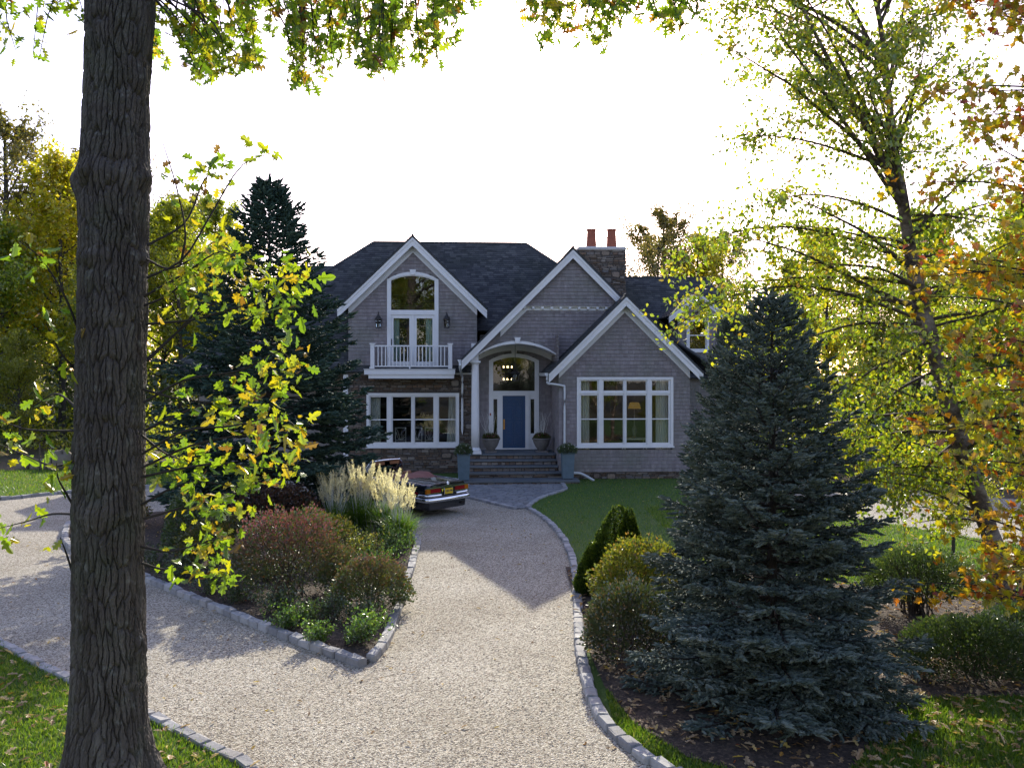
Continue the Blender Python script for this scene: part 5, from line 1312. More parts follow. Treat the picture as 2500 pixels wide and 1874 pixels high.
def place(prof, n, depth, nl):
    xs = [p[0] for p in prof]; ys = [p[1] for p in prof]
    for k in range(n):
        px_ = rgo.uniform(xs[0], xs[-1]); yb = np.interp(px_, xs, ys)
        if yb < -15: continue
        py_ = yb - 34 - abs(rgo.normal(0, 1)) * 110 if rgo.uniform() < .75 else yb - 30
        c = W(px_, py_, rgo.uniform(*depth)) - OB
        an = LP[np.argmin(np.linalg.norm(LP - (c + [0, 0, .5]), axis=1))]
        an = c + (an - c) * min(1, .8 / max(np.linalg.norm(an - c), .01)) + [0, 0, .2]
        spray(c, an, nl, .16, .152, LEAF_OAK)
place(prof1, 125, (8.6, 11.0), 20); place(prof2, 80, (9.0, 11.2), 19); place(prof3, 24, (8.4, 9.6), 15)
for k in range(80):   # the rest of the crown, above the picture
    an = LP[rgo.integers(len(LP))]; c = an + rgo.normal(0, .7, 3) + [0, 0, .5]
    if c[2] < 8.0: c[2] = 8.0 + rgo.uniform(0, 2)
    spray(c, an, 22, .3, .16, LEAF_OAK)
obj('crown', leaves, 'oak_leaf_green', oak, kind='stuff'); obj('limbs', twigs, 'dark_twig', oak, True)
# epicormic twigs on the trunk with yellowing leaves
leaves = Acc(); twigs = Acc()
EP = [((318, 780), (400, 700), (480, 610), (560, 575), (655, 605)), ((318, 775), (380, 720), (470, 650), (560, 620), (630, 640)), ((312, 640), (400, 590), (470, 545), (520, 560)), ((316, 560), (370, 580), (440, 540), (480, 500)),
      ((318, 600), (395, 560), (455, 465), (520, 360), (590, 330)), ((390, 570), (400, 500), (380, 400), (352, 310)), ((318, 530), (400, 480), (440, 390), (470, 370)), ((316, 700), (420, 690), (540, 660), (620, 690)),
      ((310, 870), (400, 820), (520, 800), (600, 760), (640, 790)), ((312, 930), (420, 880), (520, 850), (600, 830)), ((308, 980), (400, 930), (500, 920), (600, 900), (650, 930)), ((305, 1010), (420, 960), (540, 940), (640, 960)),
      ((305, 1030), (400, 1010), (480, 1000), (560, 1010), (640, 1010)), ((305, 1090), (380, 1050), (440, 1040), (540, 1060)), ((310, 1120), (380, 1100), (440, 1080), (470, 1110)), ((305, 1180), (370, 1190), (440, 1170), (480, 1160)), ((305, 1215), (360, 1230), (420, 1220), (480, 1225)),
      ((308, 840), (380, 860), (460, 870), (540, 880)), ((312, 660), (360, 640), (400, 610), (440, 620)), ((306, 940), (360, 980), (420, 1000)),
      ((172, 720), (140, 640), (90, 560), (40, 520)), ((168, 930), (110, 930), (50, 925), (-20, 900)), ((166, 1000), (110, 1005), (60, 985), (0, 960)), ((165, 800), (130, 760), (100, 700)), ((160, 1110), (110, 1110), (60, 1125), (0, 1140)), ((163, 1100), (140, 1060), (125, 1030), (122, 1000)), ((162, 1255), (145, 1200), (130, 1160)), ((166, 880), (120, 850), (70, 880))]
for k, q in enumerate(EP):
    dd = D_OAK - .1; P = np.array([WQ(x, y, dd + .22 * s_ * math.sin(k * 2.4)) for s_, (x, y) in enumerate(q)]) - OB
    P = spline(P, 14); tube(twigs, P, np.linspace(.014, .004, 14), 5, False)
    right = q[0][0] > 200; n = 44 if right else 16
    if k in (4, 5): n = 12
    if k == 26: n = 2
    t = 1.03 - .72 * np.abs(rgo.normal(0, .42, n)).clip(0, 1)
    if k in (5,): t = rgo.uniform(.05, .98, n)
    base = np.stack([np.interp(t, np.linspace(0, 1, 14), P[:, c_]) for c_ in range(3)], 1) + rgo.normal(0, .10 if k not in (4, 5) else .05, (n, 3))
    d = rgo.normal(size=(n, 3)); d[:, 2] -= .35
    h_ = n // 2; S_ = .145 * rgo.uniform(.45, 1.25, n); cloud(leaves, LEAF_WOAK, base[:h_], d[:h_], S_[:h_], rgo); cloud(leaves, LEAF_WOAK2, base[h_:], d[h_:], S_[h_:], rgo)
obj('low_leaves', leaves, 'oak_leaf_yellow', oak, kind='stuff'); obj('low_twigs', twigs, 'dark_twig', oak, True)

# ---------- generic broadleaf tree for the woods
def make_tree(seed, Ht, cr, cb, n_limb, n_twig, per, lsize, tr=.16, fork=False, spread=.32):
    rg = np.random.default_rng(seed); wood = Acc(); lf = Acc()
    k = 12; z = np.linspace(0, Ht * .93, k); wob = np.cumsum(rg.normal(0, .045 * Ht / 14, (k, 2)), axis=0)
    P = np.stack([wob[:, 0], wob[:, 1], z], 1); P[0, :2] = 0; tube(wood, P, tr * (1 - z / Ht) ** .8 + .015, 8, False)
    bases = []
    for i in range(n_limb):
        f = cb + (1 - cb) * ((i + rg.uniform(0, 1)) / n_limb) ** .9 * .97; h = f * Ht * .93
        p0 = np.array([np.interp(h, z, P[:, 0]), np.interp(h, z, P[:, 1]), h])
        az = i * 2.4 + rg.normal(0, .4); g_ = (f - cb) / (1 - cb); L = cr * (math.sin(math.pi * min(max(g_ * .82 + .2, 0), 1)) ** .7) * rg.uniform(.65, 1.15)
        el = rg.uniform(.25, .75) + g_ * .5; d = np.array([math.cos(az) * math.cos(el), math.sin(az) * math.cos(el), math.sin(el)])
        p1 = p0 + d * L * .5 + rg.normal(0, .1 * L, 3); p2 = p1 + (d + [0, 0, rg.uniform(-.15, .35)]) * L * .5
        S_ = spline([p0, p1, p2], 7); r0 = tr * (1 - h / Ht) * .5 + .015; tube(wood, S_, np.linspace(r0, .008, 7), 5, False)
        for j in range(n_twig):
            t = rg.uniform(.3, 1.0); q0 = np.array([np.interp(t, np.linspace(0, 1, 7), S_[:, c_]) for c_ in range(3)])
            td = norm(rg.normal(size=3) + d * .8 + [0, 0, .15]); tl = rg.uniform(.25, .55) * max(L, .8) * .55
            q1 = q0 + td * tl; tube(wood, [q0, (q0 + q1) / 2 + rg.normal(0, .05, 3), q1], [.01, .007, .003], 3, False)
            n = int(per * rg.uniform(.6, 1.4)); s_ = rg.uniform(.2, 1.05, n)[:, None]
            bases.append(q0 + (q1 - q0) * s_ + rg.normal(0, spread * tl * .5, (n, 3)))
    Bp_ = np.concatenate(bases); n = len(Bp_); d = rg.normal(size=(n, 3)); d[:, 2] -= .3
    cloud(lf, LEAF_Q, Bp_, d, lsize * rg.uniform(.7, 1.3, n), rg)
    return wood.mesh('wood', True), lf.mesh('leaves')
def tree_kind(seed, mat, **kw):
    w_, l_ = make_tree(seed, **kw); w_.materials.append(MT('bark_grey')); l_.materials.append(MT(mat)); return (w_, l_)
KINDS = {
 'yellow': tree_kind(1, 'wood_leaf_yellow', Ht=14, cr=3.6, cb=.22, n_limb=34, n_twig=18, per=27, lsize=.19, spread=.8),
 'yellow2': tree_kind(2, 'wood_leaf_yellow', Ht=15, cr=3.0, cb=.34, n_limb=30, n_twig=17, per=26, lsize=.18, spread=.8),
 'green': tree_kind(3, 'wood_leaf_green', Ht=14, cr=3.8, cb=.16, n_limb=36, n_twig=18, per=28, lsize=.19, spread=.8),
 'green2': tree_kind(4, 'wood_leaf_green', Ht=15.5, cr=3.4, cb=.3, n_limb=32, n_twig=17, per=26, lsize=.18, spread=.8),
 'brown': tree_kind(5, 'wood_leaf_brown', Ht=14, cr=4.2, cb=.34, n_limb=24, n_twig=14, per=36, lsize=.15, tr=.2, spread=.55),
}
def plant_tree(kind, x, y, h, label, group, rz=None, wide=1.0, name='woodland_tree'):
    w_, l_ = KINDS[kind]; s_ = h / 14.5
    rz = rgo.uniform(0, 6.28) if rz is None else rz
    r = empty(name, (x, y, -.02), rz, label, 'tree', group); r.scale = (s_ * wide, s_ * wide, s_)
    obj('trunk', w_, None, r); obj('crown', l_, None, r, kind='stuff'); return r
# ---------- spruces
def make_spruce(seed, Ht, R_, gap=.185, nb=9, shoot=.125, bare=.24, bottom=.12, pw=.5, dens=.064, sp=.066, nn=5, low0=.97):
    rg = np.random.default_rng(seed); wood = Acc(); P_ = []; D_ = []; S_ = []
    tube(wood, [(0, 0, 0), (0, 0, Ht * .5), (0, 0, Ht * .97)], [.028 * Ht ** .75, .014 * Ht ** .75, .012], 8, False)
    z = bottom
    while z < Ht - .12:
        g_ = z / Ht; n = max(4, int(nb * (1 - .4 * g_))); off = rg.uniform(0, 6.3)
        for i in range(n):
            az = off + i * 2 * np.pi / n + rg.normal(0, .14); zz = z + rg.normal(0, .05)
            L = (R_ * (1 - g_) ** pw * rg.uniform(.72, 1.12) + .07)
            L *= min(1.0, low0 + .75 * g_)
            el = -.16 + .95 * g_ ** 1.4 + rg.normal(0, .06)
            d = np.array([math.cos(az) * math.cos(el), math.sin(az) * math.cos(el), math.sin(el)]); sd_ = np.array([-math.sin(az), math.cos(az), 0])
            B_ = spline([np.array([0, 0, zz]), np.array([0, 0, zz]) + d * L * .55 + [0, 0, -.05 * L], np.array([0, 0, zz]) + d * L + [0, 0, .05 * L]], 6)
            tube(wood, B_, np.linspace(.005 + .008 * L, .003, 6), 4, False)
            m = max(6, int(L * (1 - bare) / dens)); 
            for j in range(m):
                t = bare + (1 - bare) * (j + rg.uniform(0, 1)) / m
                q0 = np.array([np.interp(t, np.linspace(0, 1, 6), B_[:, c_]) for c_ in range(3)])
                for sg in (-1, 1):
                    tl = min(.46 * L * (1.04 - t) + shoot * .55, .55 * max(1, L)) * rg.uniform(.7, 1.2); an = rg.uniform(.75, 1.05)
                    td = norm(d * math.cos(an) + sd_ * sg * math.sin(an) + [0, 0, rg.normal(-.06, .10)])
                    ns = max(2, int(tl / sp)); q1 = q0 + td * tl
                    if tl > .16: tube(wood, [q0, q1], [.0025, .0015], 3, False)
                    s_ = (np.arange(ns) + .5) / ns
                    for k in range(ns):
                        sd2 = norm(np.cross(td, [0, 0, 1.0])); a2 = rg.uniform(.3, .8) * (1 if k % 2 else -1) if k < ns - 1 else rg.normal(0, .1)
                        P_.append(q0 + td * tl * s_[k] * .9); D_.append(td * math.cos(a2) + sd2 * math.sin(a2) + [0, 0, rg.normal(.10, .16)]); S_.append(shoot * rg.uniform(.75, 1.25) * (1 - .28 * g_ ** 2))
            P_.append(B_[-1] - d * .04); D_.append(d + [0, 0, .15]); S_.append(shoot * 1.25)
        z += gap * rg.uniform(.8, 1.15) * (1 - .35 * g_)
    for k in range(16):  # leader
        zz = Ht * .93 + k / 16 * Ht * .07; a_ = k * 2.4; P_.append((0, 0, zz)); D_.append((math.cos(a_) * .7, math.sin(a_) * .7, .8)); S_.append(shoot * .9)
    P_.append((0, 0, Ht - .06)); D_.append((0, 0, 1)); S_.append(shoot * 1.6)
    lf = Acc(); P_, D_, S_ = map(np.array, (P_, D_, S_))
    k3 = rg.integers(0, 3, len(P_))
    for q in range(3): cloud(lf, needle_brush(nn, seed + q), P_[k3 == q], D_[k3 == q], S_[k3 == q], rg)
    return wood.mesh('wood'), lf.mesh('needles')
def spruce(data, x, y, sc_, label, rz=0.0):
    r = empty('spruce_tree', (x, y, .03), rz, label, 'tree', 'spruces'); r.scale = sc_
    obj('trunk', data[0], None, r); obj('needles', data[1], None, r, kind='stuff'); return r
SPA = make_spruce(9, 5.15, 1.78, pw=.70); SPA[0].materials.append(MT('dark_twig')); SPA[1].materials.append(MT('spruce_needle'))
SPB = make_spruce(10, 9.4, 3.6, gap=.29, nb=11, shoot=.235, pw=.75, dens=.145, sp=.155, nn=4, bare=.34, low0=.74); SPB[0].materials.append(MT('dark_twig')); SPB[1].materials.append(MT('spruce_needle_green'))
spruce(SPA, 3.22, 11.0, (1.02, 1.02, .965), 'large blue spruce in the right foreground, in front of the white window')
spruce(SPB, -6.5, 23.8, (1.0, 1.0, .97), 'tall dark green spruce standing in the bed beside the black car')
spruce(SPA, 4.05, 16.2, (.78, .78, .98), 'slim spruce standing behind the large blue spruce, only its tip showing', 4.0)

# ---------- multi-stem birch at the right
rgb = np.random.default_rng(15); DB = 14.2
bx, by = Q(2178, 1362); by = DB
birch = empty('birch_tree', (bx, DB, 0), 0, 'leaning birch with peeling bark and small yellow-green leaves at right', 'tree')
BO = np.array([bx, DB, 0.0])
b = NB('birch_bark'); v_ = b.coord((1, 1, 1.6)); n1 = b.noise(3.2, 6, v_, .65)
c = b.ramp(n1, [(.35, (.045, .028, .022)), (.48, (.12, .085, .065)), (.6, (.26, .21, .17)), (.75, (.36, .30, .25))])
b.pbsdf(c, .85, b.bump(b.noise(22, 6, b.coord((1, 1, 2.5))), .9, .03))
stem = np.array([WQ(x, y, DB + dy) for x, y, dy in ((2178, 1375, 0), (2168, 1250, 0), (2128, 1120, .1), (2075, 960, .2), (2030, 800, .2), (1990, 660, .3), (1966, 540, .3), (1948, 420, .3), (1930, 310, .3), (1915, 150, .3), (1895, 0, .3), (1880, -200, .4), (1870, -420, .4))]) - BO
stem[0, 2] = -.03
st1 = spline(stem, 40); r1 = np.interp(np.linspace(0, 1, 40), [0, .06, .3, .55, .7, 1], [.20, .155, .14, .10, .055, .012])
wood = Acc(); tube(wood, st1, r1 * (1 + .06 * rgb.normal(size=40)), 14, False)
st2 = spline(np.array([WQ(x, y, DB + dy) for x, y, dy in ((1950, 440, .3), (1900, 340, .2), (1868, 270, .1), (1830, 200, 0), (1780, 110, -.1), (1735, 20, -.1), (1690, -80, -.1), (1640, -260, 0))]) - BO, 24); tube(wood, st2, np.linspace(.06, .01, 24), 9, False)
st3 = spline(np.array([WQ(x, y, DB + dy) for x, y, dy in ((1920, 175, .3), (1940, 90, .5), (1955, 0, .6), (1980, -150, .8), (2000, -300, .9))]) - BO, 16); tube(wood, st3, np.linspace(.035, .008, 16), 8, False)
st4 = spline(np.array([WQ(x, y, DB + .5) for x, y in ((2225, 1375), (2215, 1250), (2235, 1000), (2260, 700), (2290, 300), (2300, -100))]) - BO, 24); tube(wood, st4, np.linspace(.12, .02, 24), 10, False); st4[0, 2] = 0
obj('trunk', wood, 'birch_bark', birch, True)
wood = Acc(); bases = []; dirs = []
def birch_branch(p0, d, L, r0):
    pts = [p0]; dd = norm(np.array(d, float)); n = 8
    for i in range(n): dd = norm(dd + [0, 0, -.055] + rgb.normal(0, .05, 3)); pts.append(pts[-1] + dd * L / n)
    S_ = spline(pts, 12); tube(wood, S_, np.linspace(r0, .004, 12), 5, False)
    m = int(7 + L * 5.5)
    for j in range(m):
        t = rgb.uniform(.22, 1); q0 = np.array([np.interp(t, np.linspace(0, 1, 12), S_[:, c_]) for c_ in range(3)])
        td = norm(dd * .8 + rgb.normal(0, .6, 3) + [0, 0, -.25]); tl = rgb.uniform(.2, .75)
        q1 = q0 + td * tl + [0, 0, -.08]; tube(wood, [q0, (q0 + q1) / 2 + [0, 0, .03], q1], [.004, .003, .0015], 3, False)
        k = rgb.integers(9, 19); s_ = rgb.uniform(.1, 1.05, k)[:, None]
        bases.append(q0 + (q1 - q0) * s_ + rgb.normal(0, .06, (k, 3)))
def along_(S_, t): return np.array([np.interp(t, np.linspace(0, 1, len(S_)), S_[:, c_]) for c_ in range(3)])
def birch_limb(q, r0, dens=15):
    S_ = spline(np.array([WQ(x, y, DB + .25 - .12 * i + rgb.normal(0, .1)) for i, (x, y) in enumerate(q)]) - BO, 18); tube(wood, S_, np.linspace(r0, .005, 18), 6, False)
    L = np.linalg.norm(np.diff(S_, axis=0), axis=1).sum()
    for j in range(int(L * dens)):
        t = rgb.uniform(.15, 1); q0 = along_(S_, t); td = norm(np.array([-.5, 0, -.15]) + rgb.normal(0, .6, 3)); tl = rgb.uniform(.25, .8)
        q1 = q0 + td * tl; tube(wood, [q0, (q0 + q1) / 2 + [0, 0, .03], q1], [.005, .003, .0015], 3, False)
        k = rgb.integers(10, 20); bases.append(q0 + (q1 - q0) * rgb.uniform(.1, 1.05, (k, 1)) + rgb.normal(0, .07, (k, 3)))
for q in (((1988, 690), (1880, 650), (1760, 620), (1640, 625), (1530, 660), (1440, 720)), ((1990, 700), (1850, 700), (1720, 735), (1620, 740)), ((1968, 570), (1850, 520), (1700, 490), (1560, 510), (1460, 570)), ((1955, 480), (1860, 440), (1740, 420), (1620, 450)),
          ((2000, 740), (1900, 790), (1800, 860), (1730, 930)), ((2020, 800), (1930, 850), (1860, 930), (1830, 1000)), ((2045, 880), (1970, 930), (1900, 1010), (1870, 1060)), ((1935, 370), (1830, 330), (1720, 300), (1600, 290)), ((1980, 620), (1900, 580), (1790, 570), (1680, 560)), ((2070, 950), (2010, 1000), (1960, 1060), (1940, 1100)),
          ((2010, 760), (2090, 700), (2170, 660), (2260, 640)), ((1990, 660), (2070, 590), (2150, 540), (2240, 500)), ((2050, 890), (2120, 840), (2200, 820)), ((2100, 1020), (2150, 970), (2220, 940)), ((1960, 520), (2040, 430), (2110, 370), (2200, 330))):
    birch_limb(q, .03)
def along(S_, t): n = len(S_); return np.array([np.interp(t, np.linspace(0, 1, n), S_[:, c_]) for c_ in range(3)])
for t in np.linspace(.16, .97, 80):
    left = rgb.uniform() < .62; az = (math.pi if left else 0) + rgb.normal(0, .75); el = rgb.uniform(.05, .6) if t < .55 else rgb.uniform(.65, 1.15)
    L = rgb.uniform(1.2, 3.6) * (1.15 if left else .8) * (1 - .35 * abs(t - .5)) * (.75 if t < .28 else 1) * (1.3 if left and .32 < t < .62 else 1)
    birch_branch(along(st1, t), (math.cos(az) * math.cos(el), math.sin(az) * math.cos(el), math.sin(el)), L, .014 + .008 * L)
for S_, n_, lo in ((st2, 22, .15), (st3, 12, .1), (st4, 18, .35)):
    for t in np.linspace(lo, .98, n_):
        az = rgb.uniform(0, 6.28); el = rgb.uniform(.2, .9); birch_branch(along(S_, t), (math.cos(az) * math.cos(el), math.sin(az) * math.cos(el), math.sin(el)), rgb.uniform(.7, 1.9), .016)
Bp_ = np.concatenate(bases); n = len(Bp_); d = rgb.normal(size=(n, 3)); d[:, 2] -= .9
lf = Acc(); cloud(lf, LEAF_O, Bp_, d, .078 * rgb.uniform(.7, 1.3, n), rgb)
obj('crown', lf, 'birch_leaf', birch, kind='stuff'); obj('branches', wood, 'twig', birch, True)
N_BIRCH = n

# ---------- orange maple reaching in from the right edge
rgm = np.random.default_rng(19); MO = np.array([6.95, 10.6, 0.0])
maple = empty('maple_tree', tuple(MO), 0, 'maple with orange and red autumn leaves reaching in from the right edge', 'tree')
wood = Acc(); mst = spline([(0, 0, -.02), (.1, .05, 2), (.0, .1, 4.5), (.15, 0, 7), (.1, .1, 9.5)], 20); tube(wood, mst, np.linspace(.15, .03, 20), 12, False); obj('trunk', wood, 'bark_grey', maple, True)
wood = Acc(); bases = []
for t in np.linspace(.12, .97, 60):
    p0 = along(mst, t); az = math.pi + rgm.normal(0, .9); el = rgm.uniform(.1, .7); L = rgm.uniform(1.2, 2.4) * (1.1 - .45 * abs(t - .45))
    if .24 < t < .33: L *= .7
    d = np.array([math.cos(az) * math.cos(el), math.sin(az) * math.cos(el), math.sin(el)])
    S_ = spline([p0, p0 + d * L * .5 + [0, 0, .05], p0 + d * L + [0, 0, -.1 * L]], 8); tube(wood, S_, np.linspace(.02, .004, 8), 5, False)
    for j in range(13):
        tt_ = rgm.uniform(.3, 1); q0 = along(S_, tt_); q1 = q0 + norm(d + rgm.normal(0, .6, 3) + [0, 0, -.1]) * rgm.uniform(.2, .5); tube(wood, [q0, q1], [.004, .002], 3, False)
        k = rgm.integers(4, 9); bases.append(q0 + (q1 - q0) * rgm.uniform(.3, 1.1, (k, 1)) + rgm.normal(0, .06, (k, 3)))
Bp_ = np.concatenate(bases); n = len(Bp_); d = rgm.normal(size=(n, 3)); d[:, 2] -= .8
lf = Acc(); cloud(lf, LEAF_MAPLE, Bp_, d, .105 * rgm.uniform(.65, 1.25, n), rgm, flat=np.array([0, 0, 1.0]))
obj('crown', lf, 'maple_leaf', maple, kind='stuff'); obj('branches', wood, 'dark_twig', maple, True)

# ---------- woods
GL, GR = 'trees of the wood beyond the left lawn', 'trees of the wood behind the right side of the house'
plant_tree('yellow', -26.4, 52, 18.2, 'golden yellow tree in front of the wood, left of the oak trunk', GL, 1.0)
plant_tree('green2', -21.6, 58, 15.4, 'green tree right of the big oak trunk, at the right end of the left wood', GL, 2.0)
LOOK = {'yellow': 'broad yellow tree', 'yellow2': 'slim yellow tree', 'green': 'bushy green tree', 'green2': 'tall green tree', 'brown': 'thin browning tree'}
ORD = ['first', 'second', 'third', 'fourth', 'fifth', 'sixth', 'seventh', 'eighth', 'ninth', 'tenth', 'eleventh', 'twelfth']
def wood(lst, where, group):
    cnt = {}
    for kd, x, y, h in sorted(lst, key=lambda q: q[1] / q[2]):
        i = cnt.get(kd, 0); cnt[kd] = i + 1
        plant_tree(kd, x, y, h, '%s %s from the left in the wood %s' % (ORD[i], LOOK[kd], where), group)
wood([('brown', -32, 56, 22), ('brown', -28.5, 60, 20.5), ('green', -29, 49, 14.5), ('green', -22.6, 49, 11.5), ('yellow2', -27.5, 56, 18.5), ('yellow2', -21.3, 66, 15.0), ('green2', -33, 50, 17.5), ('yellow', -37, 56, 19), ('green', -25, 64, 18), ('green2', -23.2, 68, 17.5),
      ('green', -32, 66, 19), ('yellow', -41, 64, 19), ('brown', -26.5, 72, 20), ('green', -38, 70, 19), ('green', -25.0, 45, 7), ('green', -20.6, 61, 11), ('green2', -31.5, 46, 11), ('green', -28.2, 43.5, 6)], 'beyond the left lawn', GL)
plant_tree('brown', 8.9, 54, 13.4, 'low browning tree just right of the chimney pots', GR, 3.6, 1.0)
plant_tree('yellow2', 11.6, 55, 13.2, 'yellowing tree rising behind the dormer roof', GR, 2.6, 1.1)
plant_tree('brown', 10.2, 60, 16.2, 'sparse browning tree behind the roof right of the chimney', GR, .6, 1.15)
wood([('brown', 13.6, 58, 14), ('green', 16.8, 54, 12), ('yellow2', 18.5, 52, 13), ('green2', 21, 46, 12.5), ('brown', 24.5, 54, 14.5), ('green', 17.5, 43, 9.5), ('green', 20.5, 38, 10), ('yellow', 25, 42, 12.5), ('green2', 28, 48, 14), ('green', 24, 35, 9.5), ('yellow2', 29, 38, 12), ('green', 32, 44, 13), ('brown', 34, 56, 16), ('green', 28, 31, 9), ('green2', 37, 48, 15), ('green', 18.6, 35, 6), ('green', 22.5, 31, 6.5), ('green', 15.2, 47, 6.5)], 'behind the birch', GR)
plant_tree('green', 9.6, 19.4, 3.7, 'small leafy tree with drooping branches beside the right gravel path', None, .4, .9, 'small_tree')
for kd, x, y, h in [(('green', 'green2', 'yellow')[i % 3], -30 + (i % 9) * 7.2 + (i // 9) * 3.5, -15 - (i // 9) * 8 - (i * 7 % 4), 15 + (i // 9) * 2.5) for i in range(18)]:
    plant_tree(kd, x, y, h, 'leafy tree standing behind the viewpoint, mirrored in the windows', 'trees behind the viewpoint')

# ---------- shrubs
def shrub(name, label, x, y, rx, ry, h, n, lsize, mat, seed, low=.12, tm=LEAF_Q, lumps=.16, stems=12, up=.5, group='shrubs in the beds', z=.05, shell=.16, flat_top=0.0, sharp=1.0, cat='shrub'):
    rg = np.random.default_rng(seed); r = empty(name, (x, y, z), 0, label, cat, group)
    u_ = rg.uniform(-.35, 1, n); t = rg.uniform(0, 2 * np.pi, n); q = np.sqrt(1 - u_ ** 2)
    ph = rg.uniform(0, 6.3, 8); lump = 1 + lumps * (np.sin(3 * t + ph[0] + 2 * u_) * .5 + np.sin(5 * t + ph[1] - 4 * u_) * .35 + np.sin(7 * u_ + ph[2] + 2 * t) * .35 + .4 * np.sin(11 * t + 9 * u_ + ph[3]))
    rad = lump * (1 - np.abs(rg.normal(0, shell, n))); rad = np.where(rg.uniform(size=n) < .12, lump * rg.uniform(.3, .9, n), rad)
    P = np.stack([rx * rad * q * np.cos(t), ry * rad * q * np.sin(t), h * (low + (1 - low) * np.clip(.30 + .70 * u_ * rad, .0, 1.15))], 1)
    D_ = np.stack([q * np.cos(t), q * np.sin(t), u_ + up], 1) + rg.normal(0, .55, (n, 3))
    lf = Acc(); cloud(lf, tm, P, D_, lsize * rg.uniform(.6, 1.35, n), rg); obj('foliage', lf, mat, r, kind='stuff')
    wd = Acc()
    for k in range(stems):
        t = rg.uniform(0, 6.28); f = rg.uniform(.25, .8); e = np.array([rx * f * math.cos(t), ry * f * math.sin(t), h * rg.uniform(.6, .9)]); b0 = np.array([rg.normal(0, .16 * rx), rg.normal(0, .16 * ry), -.05])
        S_ = spline([b0, b0 + (e - b0) * .5 + [0, 0, .08], e], 6); tube(wd, S_, np.linspace(.012, .004, 6), 5, False)
        for m in range(3):
            q0 = along(S_, rg.uniform(.4, .9)); tube(wd, [q0, q0 + rg.normal(0, .12, 3) + [0, 0, .12]], [.005, .002], 3, False)
    obj('stems', wd, 'twig', r); return r
SH = shrub
SH('burning_bush', 'large rounded bush with reddening leaf tips in the island bed', -4.12, 16.2, 1.06, .92, 1.52, 14000, .048, 'burning_bush_leaf', 51, low=.10, stems=26)
SH('burning_bush', 'smaller reddening bush beside the drive at the tip of the island bed', -2.42, 15.2, .68, .6, .9, 8500, .044, 'burning_bush_leaf', 52, low=.05)
SH('burning_bush', 'little reddening bush squeezed between the two rounded bushes', -3.2, 16.5, .42, .4, .8, 2600, .044, 'burning_bush_leaf', 53)
SH('shrub', 'olive green mounded shrub behind the large reddening bush', -4.35, 19.1, .9, .85, 1.1, 7500, .055, 'bush_leaf_olive', 54)
SH('shrub', 'dark red-brown shrub at the foot of the dark spruce', -5.7, 21.2, 1.25, .9, 1.45, 7500, .06, 'bush_leaf_red', 55)
SH('shrub', 'dark green shrub left of the large reddening bush', -6.0, 18.2, .8, .7, 1.1, 5000, .06, 'bush_leaf_olive', 56)
SH('shrub', 'upright green shrub behind the yellow oak leaves', -6.9, 18.9, .5, .5, 1.55, 5000, .05, 'bush_leaf_green', 57, lumps=.1)
SH('shrub', 'small dark shrub at the left curve of the island bed', -10.4, 23.6, .7, .7, .9, 2500, .07, 'bush_leaf_olive', 58)
SH('dwarf_conifer', 'clipped looking dwarf conifer cone beside the drive kerb', 1.92, 16.6, .62, .6, 1.52, 200, .03, 'dwarf_needle', 59, group=None, cat='conifer')
SH('shrub', 'bright yellow-green shrub in front of the dwarf conifer', 2.12, 14.9, .78, .7, 1.25, 9500, .055, 'bush_leaf_yellow', 60)
SH('shrub', 'glossy dark shrub by the drive kerb left of the blue spruce', 1.72, 12.7, .70, .72, 1.05, 12000, .044, 'bush_leaf_glossy', 61, low=.05)
SH('shrub', 'vase shaped green shrub with bare lower stems in front of the right path', 6.85, 15.0, .9, .78, 1.08, 12000, .042, 'bush_leaf_green', 62, low=.26, stems=60)
SH('shrub', 'low wide dark shrub at the lower right edge', 6.25, 12.0, .95, .72, .74, 19000, .038, 'bush_leaf_green', 63, low=.05)
SH('shrub', 'low green shrub at the right picture edge behind the wide dark shrub', 7.4, 12.9, .6, .6, .7, 6000, .04, 'bush_leaf_green', 64, low=.05)
# the dwarf conifer gets its real foliage: a dense cone with a lobe on its left
dc = [o for o in bpy.data.objects if o.name.startswith('dwarf_conifer')][0]
for ch in list(dc.children):
    bpy.data.objects.remove(ch)
rgd = np.random.default_rng(66); lf = Acc(); wd = Acc(); PP = []; DD = []
def cone(cx_, cy_, zb, R_, hh, n):
    f = 1 - np.sqrt(rgd.uniform(0, 1, n)) ; t = rgd.uniform(0, 6.283, n)
    rr_ = R_ * (1 - f) ** .75 * (1 + .10 * np.sin(7 * t + 9 * f) + .07 * np.sin(13 * t - 17 * f)) * (1 - np.abs(rgd.normal(0, .09, n)))
    rr_ *= np.where(f < .12, .72 + f * 2.3, 1)
    PP.append(np.stack([cx_ + rr_ * np.cos(t), cy_ + rr_ * np.sin(t), zb + hh * f + rgd.normal(0, .015, n)], 1)); DD.append(np.stack([np.cos(t), np.sin(t), np.full(n, .8)], 1) + rgd.normal(0, .4, (n, 3)))
cone(.06, 0, 0, .74, 1.6, 19000); cone(.26, -.05, .7, .26, .85, 3500); cone(-.42, -.2, 0, .38, .95, 7000)
cloud(lf, LEAF_Q, np.concatenate(PP), np.concatenate(DD), .05, rgd); obj('foliage', lf, 'dwarf_needle', dc, kind='stuff')
tube(wd, [(0, 0, -.06), (0, 0, 1.3)], [.05, .01], 6); tube(wd, [(-.42, -.15, -.06), (-.42, -.15, .7)], [.03, .008], 6); obj('stems', wd, 'twig', dc)
